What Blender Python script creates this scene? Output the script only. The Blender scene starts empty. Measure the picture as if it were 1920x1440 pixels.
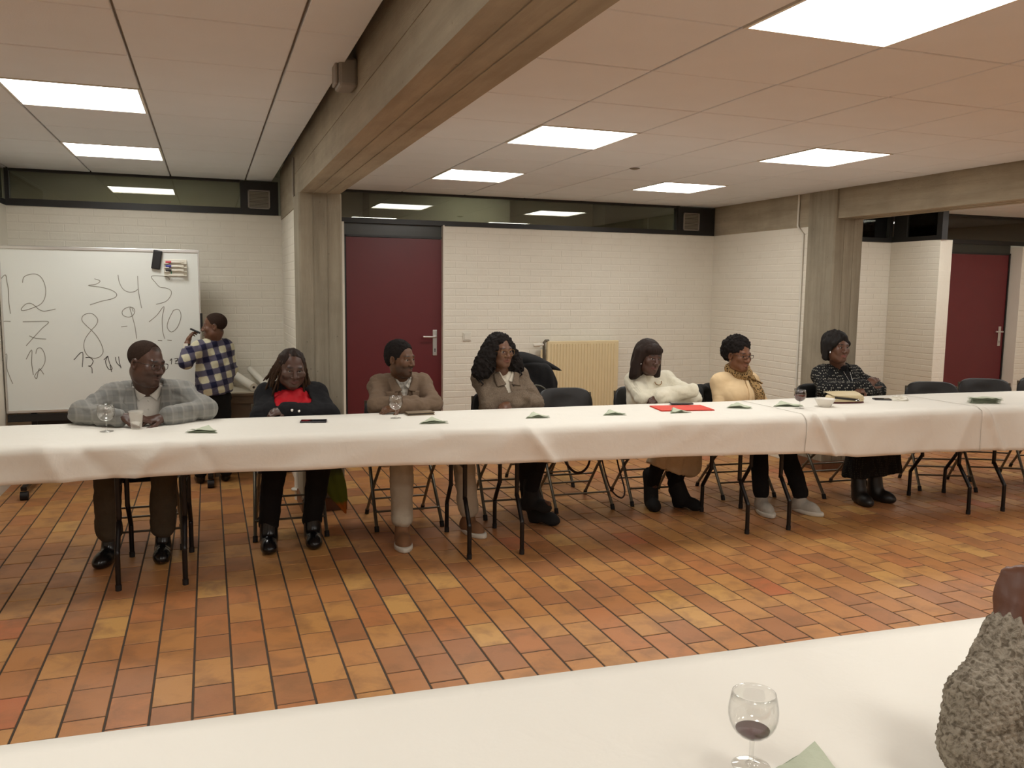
import bpy, bmesh, math, random
import numpy as np
from mathutils import Vector, Matrix

# ------------------------------------------------------------------ camera, world, exposure
SC = bpy.context.scene
COL = SC.collection
CAMH = 1.57
FPX = 1570.0
YAW, PIT, ROL = 0.34756, 0.11306, -0.011387
_f = np.array([math.sin(YAW)*math.cos(PIT), math.cos(YAW)*math.cos(PIT), -math.sin(PIT)])
_r0 = np.array([math.cos(YAW), -math.sin(YAW), 0.0])
_d0 = np.cross(_f, _r0)
_r = _r0*math.cos(ROL) + _d0*math.sin(ROL)
_d = -_r0*math.sin(ROL) + _d0*math.cos(ROL)
CAM = np.array([_r, _d, _f])
cam = bpy.data.cameras.new('camera')
cam.sensor_width = 36.0
cam.lens = 36.0*FPX/1920.0
cam.clip_start = 0.05
cam_ob = bpy.data.objects.new('camera', cam)
COL.objects.link(cam_ob)
cam_ob.matrix_world = Matrix(((_r[0], -_d[0], -_f[0], 0), (_r[1], -_d[1], -_f[1], 0), (_r[2], -_d[2], -_f[2], CAMH), (0, 0, 0, 1)))
SC.camera = cam_ob
SC.view_settings.view_transform = 'Standard'
SC.view_settings.look = 'None'
SC.view_settings.gamma = 1.0
SC.view_settings.use_curve_mapping = False
SC.view_settings.exposure = 0.0
SC.cycles.use_light_tree = False
SC.cycles.adaptive_threshold = .05
SC.cycles.max_bounces = 5
SC.cycles.diffuse_bounces = 3
SC.cycles.glossy_bounces = 3
SC.cycles.transmission_bounces = 6
SC.cycles.transparent_max_bounces = 10
world = bpy.data.worlds.new('world')
SC.world = world
world.use_nodes = True
world.node_tree.nodes['Background'].inputs[0].default_value = (0.9, 0.8, 0.7, 1)
world.node_tree.nodes['Background'].inputs[1].default_value = 0.02
LAMP = 13.8            # emission of the ceiling light panels
LAMPCOL = (1.0, 0.988, 0.94)

def ray(x, y):
    return CAM.T @ np.array([(x-960)/FPX, (y-720)/FPX, 1.0])
def at(x, y, d):          # point of a pixel at depth Y = d
    v = ray(x, y); v = v*d/v[1]
    return Vector((v[0], v[1], v[2]+CAMH))
def on(x, y, z):          # point of a pixel at height z
    v = ray(x, y); v = v*(z-CAMH)/v[2]
    return Vector((v[0], v[1], v[2]+CAMH))
def pxof(p):
    v = CAM @ np.array([p[0], p[1], p[2]-CAMH])
    return 960+FPX*v[0]/v[2], 720+FPX*v[1]/v[2], v[2]

# ------------------------------------------------------------------ object helpers
def tag(o, label=None, cat=None, group=None, kind=None):
    if label: o['label'] = label
    if cat: o['category'] = cat
    if group: o['group'] = group
    if kind: o['kind'] = kind
    return o
def empty(name, loc=(0, 0, 0), rz=0.0):
    o = bpy.data.objects.new(name, None)
    o.empty_display_size = 0.05
    COL.objects.link(o)
    o.location = loc
    o.rotation_euler = (0, 0, rz)
    return o
def link(name, me, parent=None, loc=None):
    o = bpy.data.objects.new(name, me)
    COL.objects.link(o)
    if parent is not None: o.parent = parent
    if loc is not None: o.location = loc
    return o
def copy_tree(o, parent=None):
    c = o.copy()
    COL.objects.link(c)
    c.parent = parent
    for ch in o.children:
        copy_tree(ch, c)
    return c

class MB:
    def __init__(s): s.v = []; s.f = []; s.sm = []
    def add(s, vs, fs, smooth=False):
        n = len(s.v)
        s.v += [tuple(v) for v in vs]
        s.f += [tuple(i+n for i in f) for f in fs]
        s.sm += [smooth]*len(fs)
        return s
    def box(s, x0, x1, y0, y1, z0, z1, M=None):
        vs = [Vector((x, y, z)) for z in (z0, z1) for y in (y0, y1) for x in (x0, x1)]
        if M is not None: vs = [M @ v for v in vs]
        return s.add(vs, [(0, 2, 3, 1), (4, 5, 7, 6), (0, 1, 5, 4), (1, 3, 7, 5), (3, 2, 6, 7), (2, 0, 4, 6)])
    def bbox(s, x0, x1, y0, y1, z0, z1, b=.004, M=None, seg=2):
        bm = bmesh.new()
        bmesh.ops.create_cube(bm, size=1)
        for v in bm.verts:
            v.co = Vector(((x0+x1)/2+v.co.x*(x1-x0), (y0+y1)/2+v.co.y*(y1-y0), (z0+z1)/2+v.co.z*(z1-z0)))
        bmesh.ops.bevel(bm, geom=bm.edges[:], offset=b, segments=seg, affect='EDGES', profile=.5)
        return s.frombm(bm, M)
    def frombm(s, bm, M=None, smooth=False):
        bm.verts.index_update()
        vs = [(M @ v.co) if M is not None else v.co.copy() for v in bm.verts]
        fs = [tuple(v.index for v in f.verts) for f in bm.faces]
        bm.free()
        return s.add(vs, fs, smooth)
    def tube(s, pts, r, n=8, closed=False, cap=True, rs=None, flat=1.0):
        pts = [Vector(p) for p in pts]
        m = len(pts)
        rings = []
        up = None
        for i, p in enumerate(pts):
            if closed: t = pts[(i+1) % m]-pts[i-1]
            else: t = pts[min(i+1, m-1)]-pts[max(i-1, 0)]
            t.normalize()
            if up is None:
                up = Vector((0, 0, 1)) if abs(t.z) < .9 else Vector((0, 1, 0))
            a = t.cross(up)
            if a.length < 1e-5: a = t.orthogonal()
            a.normalize(); b = a.cross(t).normalized(); up = b
            rr = rs[i] if rs else r
            rings.append([p+a*math.cos(2*math.pi*k/n)*rr+b*math.sin(2*math.pi*k/n)*rr*flat for k in range(n)])
        vs = [v for ring in rings for v in ring]
        fs = []
        for i in range(m if closed else m-1):
            j = (i+1) % m
            for k in range(n):
                fs.append((i*n+k, i*n+(k+1) % n, j*n+(k+1) % n, j*n+k))
        s.add(vs, fs, True)
        if cap and not closed:
            s.add(rings[0], [tuple(range(n))]); s.add(rings[-1], [tuple(range(n-1, -1, -1))])
        return s
    def lathe(s, prof, n=32, c=(0, 0, 0), M=None, smooth=True):
        vs = []
        fs = []
        for (r, z) in prof:
            for k in range(n):
                a = 2*math.pi*k/n
                v = Vector((c[0]+r*math.cos(a), c[1]+r*math.sin(a), c[2]+z))
                vs.append(M @ v if M is not None else v)
        for i in range(len(prof)-1):
            for k in range(n):
                fs.append((i*n+k, i*n+(k+1) % n, (i+1)*n+(k+1) % n, (i+1)*n+k))
        return s.add(vs, fs, smooth)
    def prism(s, poly, d0, d1, ax='y', M=None):
        n = len(poly)
        def mk(a, b, d):
            v = {'y': Vector((a, d, b)), 'x': Vector((d, a, b)), 'z': Vector((a, b, d))}[ax]
            return M @ v if M is not None else v
        vs = [mk(a, b, d0) for a, b in poly]+[mk(a, b, d1) for a, b in poly]
        fs = [tuple(range(n-1, -1, -1)), tuple(range(n, 2*n))]+[(i, (i+1) % n, n+(i+1) % n, n+i) for i in range(n)]
        return s.add(vs, fs)
    def grid(s, fn, nu, nv, smooth=True):
        vs = [fn(i/(nu-1), j/(nv-1)) for i in range(nu) for j in range(nv)]
        fs = [(i*nv+j, (i+1)*nv+j, (i+1)*nv+j+1, i*nv+j+1) for i in range(nu-1) for j in range(nv-1)]
        return s.add(vs, fs, smooth)
    def mesh(s, name, mat):
        me = bpy.data.meshes.new(name)
        me.from_pydata(s.v, [], s.f)
        me.polygons.foreach_set('use_smooth', s.sm)
        if mat is not None: me.materials.append(mat)
        me.update()
        return me
    def build(s, name, mat, parent=None, loc=None):
        me = s.mesh(name, mat)
        bm = bmesh.new(); bm.from_mesh(me)
        bmesh.ops.recalc_face_normals(bm, faces=bm.faces)
        bm.to_mesh(me); bm.free()
        return link(name, me, parent, loc)
def struct(o): o['kind'] = 'structure'; return o

# ------------------------------------------------------------------ materials
MATS = {}
class NT:
    def __init__(s, name):
        s.m = bpy.data.materials.new(name); s.m.use_nodes = True
        s.t = s.m.node_tree; s.t.nodes.clear()
        s.out = s.n('ShaderNodeOutputMaterial')
    def n(s, typ, **kw):
        nd = s.t.nodes.new(typ)
        for k, v in kw.items(): setattr(nd, k, v)
        return nd
    def l(s, a, b): s.t.links.new(a, b)
    def val(s, sock, v):
        if hasattr(v, 'links') or isinstance(v, bpy.types.NodeSocket): s.l(v, sock)
        else: sock.default_value = v
    def math(s, op, a, b=None, c=None):
        nd = s.n('ShaderNodeMath', operation=op)
        s.val(nd.inputs[0], a)
        if b is not None: s.val(nd.inputs[1], b)
        if c is not None: s.val(nd.inputs[2], c)
        return nd.outputs[0]
    def mix(s, f, a, b, blend='MIX'):
        nd = s.n('ShaderNodeMix', data_type='RGBA', blend_type=blend)
        s.val(nd.inputs[0], f); s.val(nd.inputs[6], a); s.val(nd.inputs[7], b)
        return nd.outputs[2]
    def ramp(s, f, stops, interp='LINEAR'):
        nd = s.n('ShaderNodeValToRGB'); cr = nd.color_ramp; cr.interpolation = interp
        while len(cr.elements) < len(stops): cr.elements.new(.5)
        for e, (p, c) in zip(cr.elements, stops): e.position = p; e.color = rgba(c)
        s.val(nd.inputs[0], f)
        return nd.outputs[0]
    def noise(s, scale, detail=3, vec=None, rough=.55, dist=0.0):
        nd = s.n('ShaderNodeTexNoise'); nd.inputs['Scale'].default_value = scale
        nd.inputs['Detail'].default_value = detail; nd.inputs['Roughness'].default_value = rough
        nd.inputs['Distortion'].default_value = dist
        if vec is not None: s.l(vec, nd.inputs['Vector'])
        return nd.outputs['Fac']
    def coord(s, which='Object', scale=None, rot=None, loc=None):
        o = s.n('ShaderNodeTexCoord').outputs[which] if which != 'Position' else s.n('ShaderNodeNewGeometry').outputs['Position']
        if scale is not None or rot is not None or loc is not None:
            mp = s.n('ShaderNodeMapping')
            s.l(o, mp.inputs[0])
            if loc: mp.inputs[1].default_value = loc
            if rot: mp.inputs[2].default_value = rot
            if scale: mp.inputs[3].default_value = scale
            o = mp.outputs[0]
        return o
    def bsdf(s, col, rough=.5, metal=0, spec=.5, bump=None, bstr=.3, bdist=.01, **kw):
        p = s.n('ShaderNodeBsdfPrincipled')
        s.val(p.inputs['Base Color'], rgba(col) if isinstance(col, tuple) else col)
        s.val(p.inputs['Roughness'], rough); p.inputs['Metallic'].default_value = metal
        p.inputs['Specular IOR Level'].default_value = spec
        for k, v in kw.items(): s.val(p.inputs[k.replace('_', ' ')], v)
        if bump is not None:
            b = s.n('ShaderNodeBump'); b.inputs['Strength'].default_value = bstr; b.inputs['Distance'].default_value = bdist
            s.l(bump, b.inputs['Height']); s.l(b.outputs[0], p.inputs['Normal'])
        s.l(p.outputs[0], s.out.inputs[0])
        return s.m
def rgba(c): return (c[0], c[1], c[2], 1.0)
def srgb(r, g, b):
    f = lambda u: (u/12.92 if u <= .04045 else ((u+.055)/1.055)**2.4)
    return (f(r/255), f(g/255), f(b/255))
def dim(c, k): return tuple(x*k for x in c)
def plain(name, col, rough=.5, metal=0, spec=.5, var=.12, nscale=14, bscale=0, bstr=.15, **kw):
    if name in MATS: return MATS[name]
    t = NT(name)
    v = t.coord('Object')
    c = t.mix(t.noise(nscale, 2, v), rgba(dim(col, 1-var)), rgba(dim(col, 1+var)))
    b = t.noise(bscale, 3, v) if bscale else None
    MATS[name] = t.bsdf(c, rough, metal, spec, b, bstr, .004, **kw)
    return MATS[name]

def m_floor(src):
    t = NT('terracotta_tile_'+src)
    if src == 'object': rnd = t.n('ShaderNodeObjectInfo').outputs['Random']
    else: rnd = t.n('ShaderNodeNewGeometry').outputs['Random Per Island']
    base = t.ramp(rnd, [(0, srgb(190, 130, 76)), (.18, srgb(176, 114, 68)), (.34, srgb(194, 138, 80)), (.50, srgb(184, 122, 70)), (.62, srgb(164, 106, 68)), (.76, srgb(196, 140, 80)), (.88, srgb(184, 116, 70)), (.94, srgb(206, 156, 90)), (.985, srgb(186, 102, 64)), (1, srgb(184, 94, 60))], 'CONSTANT')
    pos = t.coord('Position')
    ad = t.n('ShaderNodeVectorMath', operation='ADD'); t.l(pos, ad.inputs[0])
    sc = t.math('MULTIPLY', rnd, 37.0); t.l(sc, ad.inputs[1])
    cl = t.noise(6.5, 4, ad.outputs[0], .6, .4)
    k = t.ramp(cl, [(0, (0, 0, 0)), (.46, (0, 0, 0)), (.66, (1, 1, 1)), (1, (1, 1, 1))])
    c = t.mix(t.math('MULTIPLY', k, .62), base, rgba(srgb(128, 84, 54)))
    c = t.mix(t.math('MULTIPLY', t.noise(3.0, 3, ad.outputs[0]), .35), c, rgba(srgb(204, 154, 100)))
    sp = t.ramp(t.noise(240, 2, pos), [(0, (.85, .85, .85)), (.5, (1, 1, 1)), (1, (1.05, 1.05, 1.05))])
    c = t.mix(1.0, c, sp, 'MULTIPLY')
    rg = t.ramp(t.noise(9, 4, pos), [(0, (.34, .34, .34)), (1, (.52, .52, .52))])
    return t.bsdf(c, rg, 0, .45, t.noise(60, 3, pos), .12, .003)
M_TILE = m_floor('object'); M_TILE_S = m_floor('island')
M_GROUT = plain('dark_grout', srgb(72, 60, 48), .9, var=.2, nscale=40)
M_WALL = None
def m_brick():
    t = NT('painted_brick')
    pos = t.coord('Position')
    c = t.mix(t.noise(2.2, 4, pos), rgba(srgb(230, 222, 206)), rgba(srgb(240, 234, 220)))
    st = t.ramp(t.noise(7, 5, pos, .65), [(0, (.90, .89, .87)), (.42, (1, 1, 1)), (1, (1, 1, 1))])
    c = t.mix(1.0, c, st, 'MULTIPLY')
    return t.bsdf(c, .55, 0, .35, t.noise(45, 5, pos, .7), .35, .004)
M_BRICK = m_brick()
def m_concrete(name, c0, c1, axis):
    t = NT(name)
    s = {'z': (13, 13, .9), 'y': (12, 1.0, 12)}[axis]
    pos = t.coord('Position')
    mp = t.n('ShaderNodeMapping'); t.l(pos, mp.inputs[0]); mp.inputs[3].default_value = s
    st = t.ramp(t.noise(1.0, 5, mp.outputs[0], .65), [(0, (0, 0, 0)), (.25, (0, 0, 0)), (.75, (1, 1, 1)), (1, (1, 1, 1))])
    c = t.mix(st, rgba(c0), rgba(c1))
    cl = t.noise(2.6, 5, pos, .6)
    c = t.mix(t.math('MULTIPLY', t.ramp(cl, [(0, (0, 0, 0)), (.45, (0, 0, 0)), (.75, (1, 1, 1)), (1, (1, 1, 1))]), .4), c, rgba(dim(c0, .62)))
    vo = t.n('ShaderNodeTexVoronoi'); vo.inputs['Scale'].default_value = 14; t.l(pos, vo.inputs['Vector'])
    pit = t.ramp(vo.outputs['Distance'], [(0, (.45, .45, .45)), (.045, (.5, .5, .5)), (.07, (1, 1, 1)), (1, (1, 1, 1))])
    c = t.mix(.75, c, pit, 'MULTIPLY')
    return t.bsdf(c, .85, 0, .25, t.noise(24, 6, mp.outputs[0], .7), .5, .008)
M_CONC_B = m_concrete('beam_concrete', srgb(152, 140, 120), srgb(188, 176, 154), 'y')
M_CONC_C = m_concrete('column_concrete', srgb(140, 131, 114), srgb(178, 168, 148), 'z')
M_CEIL = plain('ceiling_panel_white', srgb(232, 235, 238), .8, spec=.2, var=.03, nscale=4, bscale=160, bstr=.2)
M_CGRID = plain('ceiling_grid', srgb(168, 156, 142), .6, var=.03)
M_DARK = plain('black_frame_paint', srgb(30, 28, 26), .45, var=.1)
M_DARKGREEN = plain('dark_lintel_panel', srgb(52, 52, 46), .3, var=.1)
M_DOOR = plain('maroon_door', srgb(100, 32, 36), .42, var=.08, nscale=5, bscale=30, bstr=.05)
M_ALU = plain('satin_aluminium', (.72, .71, .69), .33, .9, var=.04)
M_CHROME = plain('chrome', (.78, .78, .77), .15, 1.0, var=.03)
M_WHITEP = plain('white_plastic', srgb(228, 222, 208), .35, var=.03)
M_GREYP = plain('grey_plastic', srgb(148, 140, 130), .45, var=.05)
M_GREYD = plain('grille_grey', srgb(140, 132, 116), .6, var=.08)
M_BLACKP = plain('black_plastic', srgb(26, 25, 25), .42, var=.15, nscale=30, bscale=120, bstr=.1)
M_BLACKM = plain('black_metal', srgb(24, 20, 20), .3, .3, var=.15)
M_GREYM = plain('brown_grey_metal', srgb(104, 96, 82), .38, .55, var=.12)
M_RUBBER = plain('black_rubber', srgb(22, 17, 17), .7, var=.1)
M_RAD = plain('cream_enamel', srgb(228, 208, 166), .35, var=.03)
M_PAPER = None
def m_paper():
    t = NT('white_paper_cloth')
    pos = t.coord('Position')
    c = t.mix(t.noise(1.6, 4, pos), rgba(srgb(236, 230, 218)), rgba(srgb(242, 238, 228)))
    n1 = t.noise(7, 4, pos, .5, .8)
    n2 = t.noise(120, 3, pos)
    b = t.math('ADD', n1, t.math('MULTIPLY', n2, .06))
    return t.bsdf(c, .62, 0, .3, b, .22, .02)
M_PAPER = m_paper()
def m_napkin():
    t = NT('sage_napkin')
    v = t.coord('Object')
    c = t.mix(t.noise(30, 4, v), rgba(srgb(186, 194, 170)), rgba(srgb(204, 208, 186)))
    return t.bsdf(c, .85, 0, .2, t.noise(300, 2, v), .3, .002)
M_NAP = m_napkin()
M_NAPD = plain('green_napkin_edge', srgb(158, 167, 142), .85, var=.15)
def m_emit(name, col, s):
    t = NT(name); e = t.n('ShaderNodeEmission'); e.inputs[0].default_value = rgba(col); e.inputs[1].default_value = s
    t.l(e.outputs[0], t.out.inputs[0]); return t.m
M_LAMP = m_emit('light_diffuser', LAMPCOL, LAMP)
M_LAMPC = m_emit('corridor_fill_glow', (1.0, 1.0, .90), 26.0)  # glow of the added fill panels hidden in the corridor
def m_pane():
    t = NT('transom_glass')
    tr = t.n('ShaderNodeBsdfTransparent'); tr.inputs[0].default_value = (.66, .67, .60, 1)
    gl = t.n('ShaderNodeBsdfGlossy'); gl.inputs['Roughness'].default_value = .0; gl.inputs[0].default_value = (1, .99, .93, 1)
    fr = t.n('ShaderNodeFresnel'); fr.inputs[0].default_value = 1.52
    k = t.math('MINIMUM', t.math('MULTIPLY', fr.outputs[0], 1.9), 1.0)
    mx = t.n('ShaderNodeMixShader'); t.l(k, mx.inputs[0]); t.l(tr.outputs[0], mx.inputs[1]); t.l(gl.outputs[0], mx.inputs[2])
    t.l(mx.outputs[0], t.out.inputs[0]); return t.m
M_PANE = m_pane()
def m_glass(name):
    t = NT(name)
    lw = t.n('ShaderNodeLayerWeight'); lw.inputs[0].default_value = .5
    e = t.math('POWER', lw.outputs['Facing'], 6.0)
    tr = t.n('ShaderNodeBsdfTransparent'); t.l(t.mix(e, (.985, .985, .98, 1), (.70, .70, .69, 1)), tr.inputs[0])
    gl = t.n('ShaderNodeBsdfGlossy'); gl.inputs['Roughness'].default_value = .02
    k = t.math('ADD', t.math('MULTIPLY', t.math('POWER', lw.outputs['Facing'], 3.5), .5), .09)
    mx = t.n('ShaderNodeMixShader'); t.l(k, mx.inputs[0]); t.l(tr.outputs[0], mx.inputs[1]); t.l(gl.outputs[0], mx.inputs[2]); t.l(mx.outputs[0], t.out.inputs[0]); return t.m
M_GLASS = m_glass('clear_glass')
M_CUP = None
def m_cup():
    t = NT('translucent_plastic')
    p = t.n('ShaderNodeBsdfPrincipled'); p.inputs['Base Color'].default_value = rgba(srgb(226, 220, 208)); p.inputs['Roughness'].default_value = .3
    tr = t.n('ShaderNodeBsdfTransparent')
    mx = t.n('ShaderNodeMixShader'); mx.inputs[0].default_value = .74
    t.l(p.outputs[0], mx.inputs[1]); t.l(tr.outputs[0], mx.inputs[2]); t.l(mx.outputs[0], t.out.inputs[0]); return t.m
M_CUP = m_cup()
M_WINE = plain('red_wine', srgb(74, 12, 22), .25, spec=.15, var=.05)
M_BOARD = plain('whiteboard_enamel', srgb(232, 234, 228), .16, spec=.55, var=.02, nscale=2)
M_INK = plain('marker_ink', srgb(142, 138, 126), .6, var=.3, nscale=9)
M_INKD = plain('marker_ink_dark', srgb(66, 62, 56), .6, var=.3, nscale=9)
M_WOOD = plain('dark_wood', srgb(96, 78, 58), .5, var=.2, nscale=8)
M_TOPW = plain('pale_laminate', srgb(196, 186, 166), .4, var=.04)
M_BROWNP = plain('brown_board_panel', srgb(98, 80, 62), .6, var=.1)
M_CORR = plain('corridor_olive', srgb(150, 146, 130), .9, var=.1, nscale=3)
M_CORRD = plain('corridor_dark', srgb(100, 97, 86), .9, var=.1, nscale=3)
M_PLINTH = plain('brown_plinth_tile', srgb(116, 78, 54), .5, var=.15)

# ------------------------------------------------------------------ the room
HL, HR, H3 = 2.476, 2.443, 2.515          # ceiling heights left / right of the first beam
YB = 7.74                      # back wall plane
BX0, BX1, BZ = 0.60, 0.865, 2.20   # first beam
CY0, CY1 = 5.88, 6.22              # columns, front and back
B2X0, B2X1 = 5.07, 5.34            # second beam
SWX = 5.05                         # side wall of the middle bay
rng = random.Random(4)

fb = MB().box(-3.2, 10.4, -3.4, 9.2, -.12, -.0032)
floor = struct(fb.build('floor', M_GROUT))
def tile_mb(w, l, mb=None, cx=0, cy=0, cz=0):
    mb = mb or MB()
    a, b, c = w/2, l/2, .0016
    vs = [(cx-a, cy-b, cz-.008), (cx+a, cy-b, cz-.008), (cx+a, cy+b, cz-.008), (cx-a, cy+b, cz-.008),
          (cx-a, cy-b, cz-c), (cx+a, cy-b, cz-c), (cx+a, cy+b, cz-c), (cx-a, cy+b, cz-c),
          (cx-a+c, cy-b+c, cz), (cx+a-c, cy-b+c, cz), (cx+a-c, cy+b-c, cz), (cx-a+c, cy+b-c, cz)]
    fs = [(8, 9, 10, 11)]
    for i in range(4):
        j = (i+1) % 4
        fs += [(i, j, 4+j, 4+i), (4+i, 4+j, 8+j, 8+i)]
    mb.add(vs, fs)
    return mb
TP, TL, TJ = .1475, .25, .0088
tile_me = tile_mb(TP-TJ, TL-TJ).mesh('floor_tile', M_TILE)
cand = []
for i in range(-20, 72):
    x = -.245+TP*(i+.5)
    off = (.5 if i % 2 else 0)*TL + rng.uniform(-.012, .012)
    for j in range(-13, 37):
        y = .12+TL*j+off
        if not (-3.3 < y < 9.1): continue
        z = rng.uniform(-.0012, .0)
        px, py, dd = pxof((x, y, 0)) if y > .5 else (-999, 0, 1)
        lim = 1408-(1408-1165)/1840*px + 4
        vis = bool(0 < px < 1920 and 880 < py < lim)
        cand.append((vis, 1/max(dd, .1)**3 if vis else 0, x, y, z))
cand.sort(key=lambda c: (-c[0], -c[1]))
for c in cand[:300]:
    o = link('tile', tile_me, floor, (c[2], c[3], c[4]))
rest = MB()
for c in cand[300:]:
    tile_mb(TP-TJ, TL-TJ, rest, c[2], c[3], c[4])
tag(link('tile_field', rest.mesh('tile_field', M_TILE_S), floor), kind='stuff')

# brick walls ------------------------------------------------------
BH, BL, JT = .0655, .218, .0060
def brick_me(l):
    a, h, c, d = (l-.003)/2, (BH-JT)/2, .0040, .010
    vs = [(-a, d, -h), (a, d, -h), (a, d, h), (-a, d, h), (-a, .0016, -h), (a, .0016, -h), (a, .0016, h), (-a, .0016, h),
          (-a+c, 0, -h+c), (a-c, 0, -h+c), (a-c, 0, h-c), (-a+c, 0, h-c)]
    fs = [(8, 9, 10, 11)]
    for i in range(4):
        j = (i+1) % 4
        fs += [(i, j, 4+j, 4+i), (4+i, 4+j, 8+j, 8+i)]
    return vs, fs
_bc = {}
def brick_wall(name, p0, p1, z0, z1, thick, zpart, nmax=290, holes=()):
    """wall whose visible face runs from p0 to p1 (left to right seen from the front)"""
    p0 = Vector((p0[0], p0[1], 0)); p1 = Vector((p1[0], p1[1], 0))
    L = (p1-p0).length; u = (p1-p0).normalized()
    n = Vector((u.y, -u.x, 0))          # towards the viewer
    M = Matrix(((u.x, -n.x, 0, p0.x), (u.y, -n.y, 0, p0.y), (0, 0, 1, 0), (0, 0, 0, 1)))
    core = MB().box(0, L, .0022, thick, z0, z1, M)
    w = struct(core.build(name, M_BRICK))
    rows = int((z1-z0)/BH+.5)
    bh = (z1-z0)/rows
    items = []
    for r in range(rows):
        zc = z0+bh*(r+.5)
        x = 0.0; first = True
        while x < L-.005:
            l = BL*(.5 if (first and r % 2) else 1.0)
            first = False
            if x+l > L-.05: l = L-x
            items.append((x+l/2, zc, round(l, 3)))
            x += l
    R = random.Random(hash(name) % 1000 if False else len(name)*7+int(L*100))
    items = [(xx, zz, l, R.uniform(-.0011, .0007)) for xx, zz, l in items]
    items.sort(key=lambda it: abs(it[1]-zpart))
    for k, (xx, zz, l, dy) in enumerate(items[:nmax]):
        if l not in _bc:
            vs, fs = brick_me(l)
            mb = MB(); mb.add(vs, fs); _bc[l] = mb.mesh('brick', M_BRICK)
        o = link('brick', _bc[l], w)
        q = M @ Vector((xx, dy, zz))
        o.matrix_local = Matrix.Translation(q) @ M.to_3x3().to_4x4() @ Matrix.Scale(bh/BH, 4, (0, 0, 1))
    if len(items) > nmax:
        mb = MB()
        for xx, zz, l, dy in items[nmax:]:
            vs, fs = brick_me(l)
            mb.add([M @ Vector((v[0]+xx, v[1]+dy, v[2]*bh/BH+zz)) for v in vs], fs)
        tag(link('brick_field', mb.mesh('brick_field', M_BRICK), w), kind='stuff')
    return w
brick_wall('wall_back', (2.10, YB-.02), (SWX+.03, YB-.02), 0, 2.15, .14, 1.25)
brick_wall('wall_whiteboard', (-1.52, YB-.02), (.65, YB-.02), 0, 2.185, .14, 1.1, 230)
brick_wall('wall_side', (SWX, YB-.02), (SWX, CY1), 0, 2.15, .12, 1.2)
brick_wall('wall_return', (.62, CY1), (.62, YB-.02), 0, 2.16, .12, 1.2, 120) if False else None
def plain_wall(name, x0, x1, y0, y1, z0, z1, mat=None):
    return struct(MB().box(x0, x1, y0, y1, z0, z1).build(name, mat or M_BRICK))
# return wall under the first beam (its left face is seen)
def left_face_wall(name, x, y0, y1, z1, nmax):
    return brick_wall(name, (x, y1), (x, y0), 0, z1, .12, 1.2, nmax)
left_face_wall('wall_return', .625, CY1, YB-.02, 2.15, 200)
plain_wall('wall_door_jamb', .88, 1.165, YB-.02, YB+.12, 0, 2.17)
plain_wall('wall_left', -1.63, -1.49, 6.0, YB, 0, 2.185)
plain_wall('wall_left_front', -2.75, -1.63, 5.9, 6.0, 0, 2.5)
plain_wall('wall_left_side', -2.85, -2.75, -3.3, 6.0, 0, 2.5)
plain_wall('wall_behind', -2.85, 10.3, -3.4, -3.3, 0, 2.65)
plain_wall('wall_right', 10.2, 10.3, -3.3, 9.0, 0, 2.75)
# third bay: stub wall, end face, pier
brick_wall('wall_third_back', (5.36, YB-.02), (7.46, YB-.02), 0, 2.15, .14, 1.3, 200)
STY = 7.02
brick_wall('wall_stub', (7.43, YB-.02), (7.43, STY), 0, 2.15, .17, 1.3, 120)
brick_wall('wall_stub_end', (7.432, STY), (7.60, STY), 0, 2.15, .05, 1.3, 60)
brick_wall('wall_pier', (9.36, YB-.14), (10.2, YB-.14), 0, 2.15, .26, 1.3, 100)
plain_wall('wall_stub_back', 7.60, 8.36, YB, YB+.12, 0, 2.15)

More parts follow.
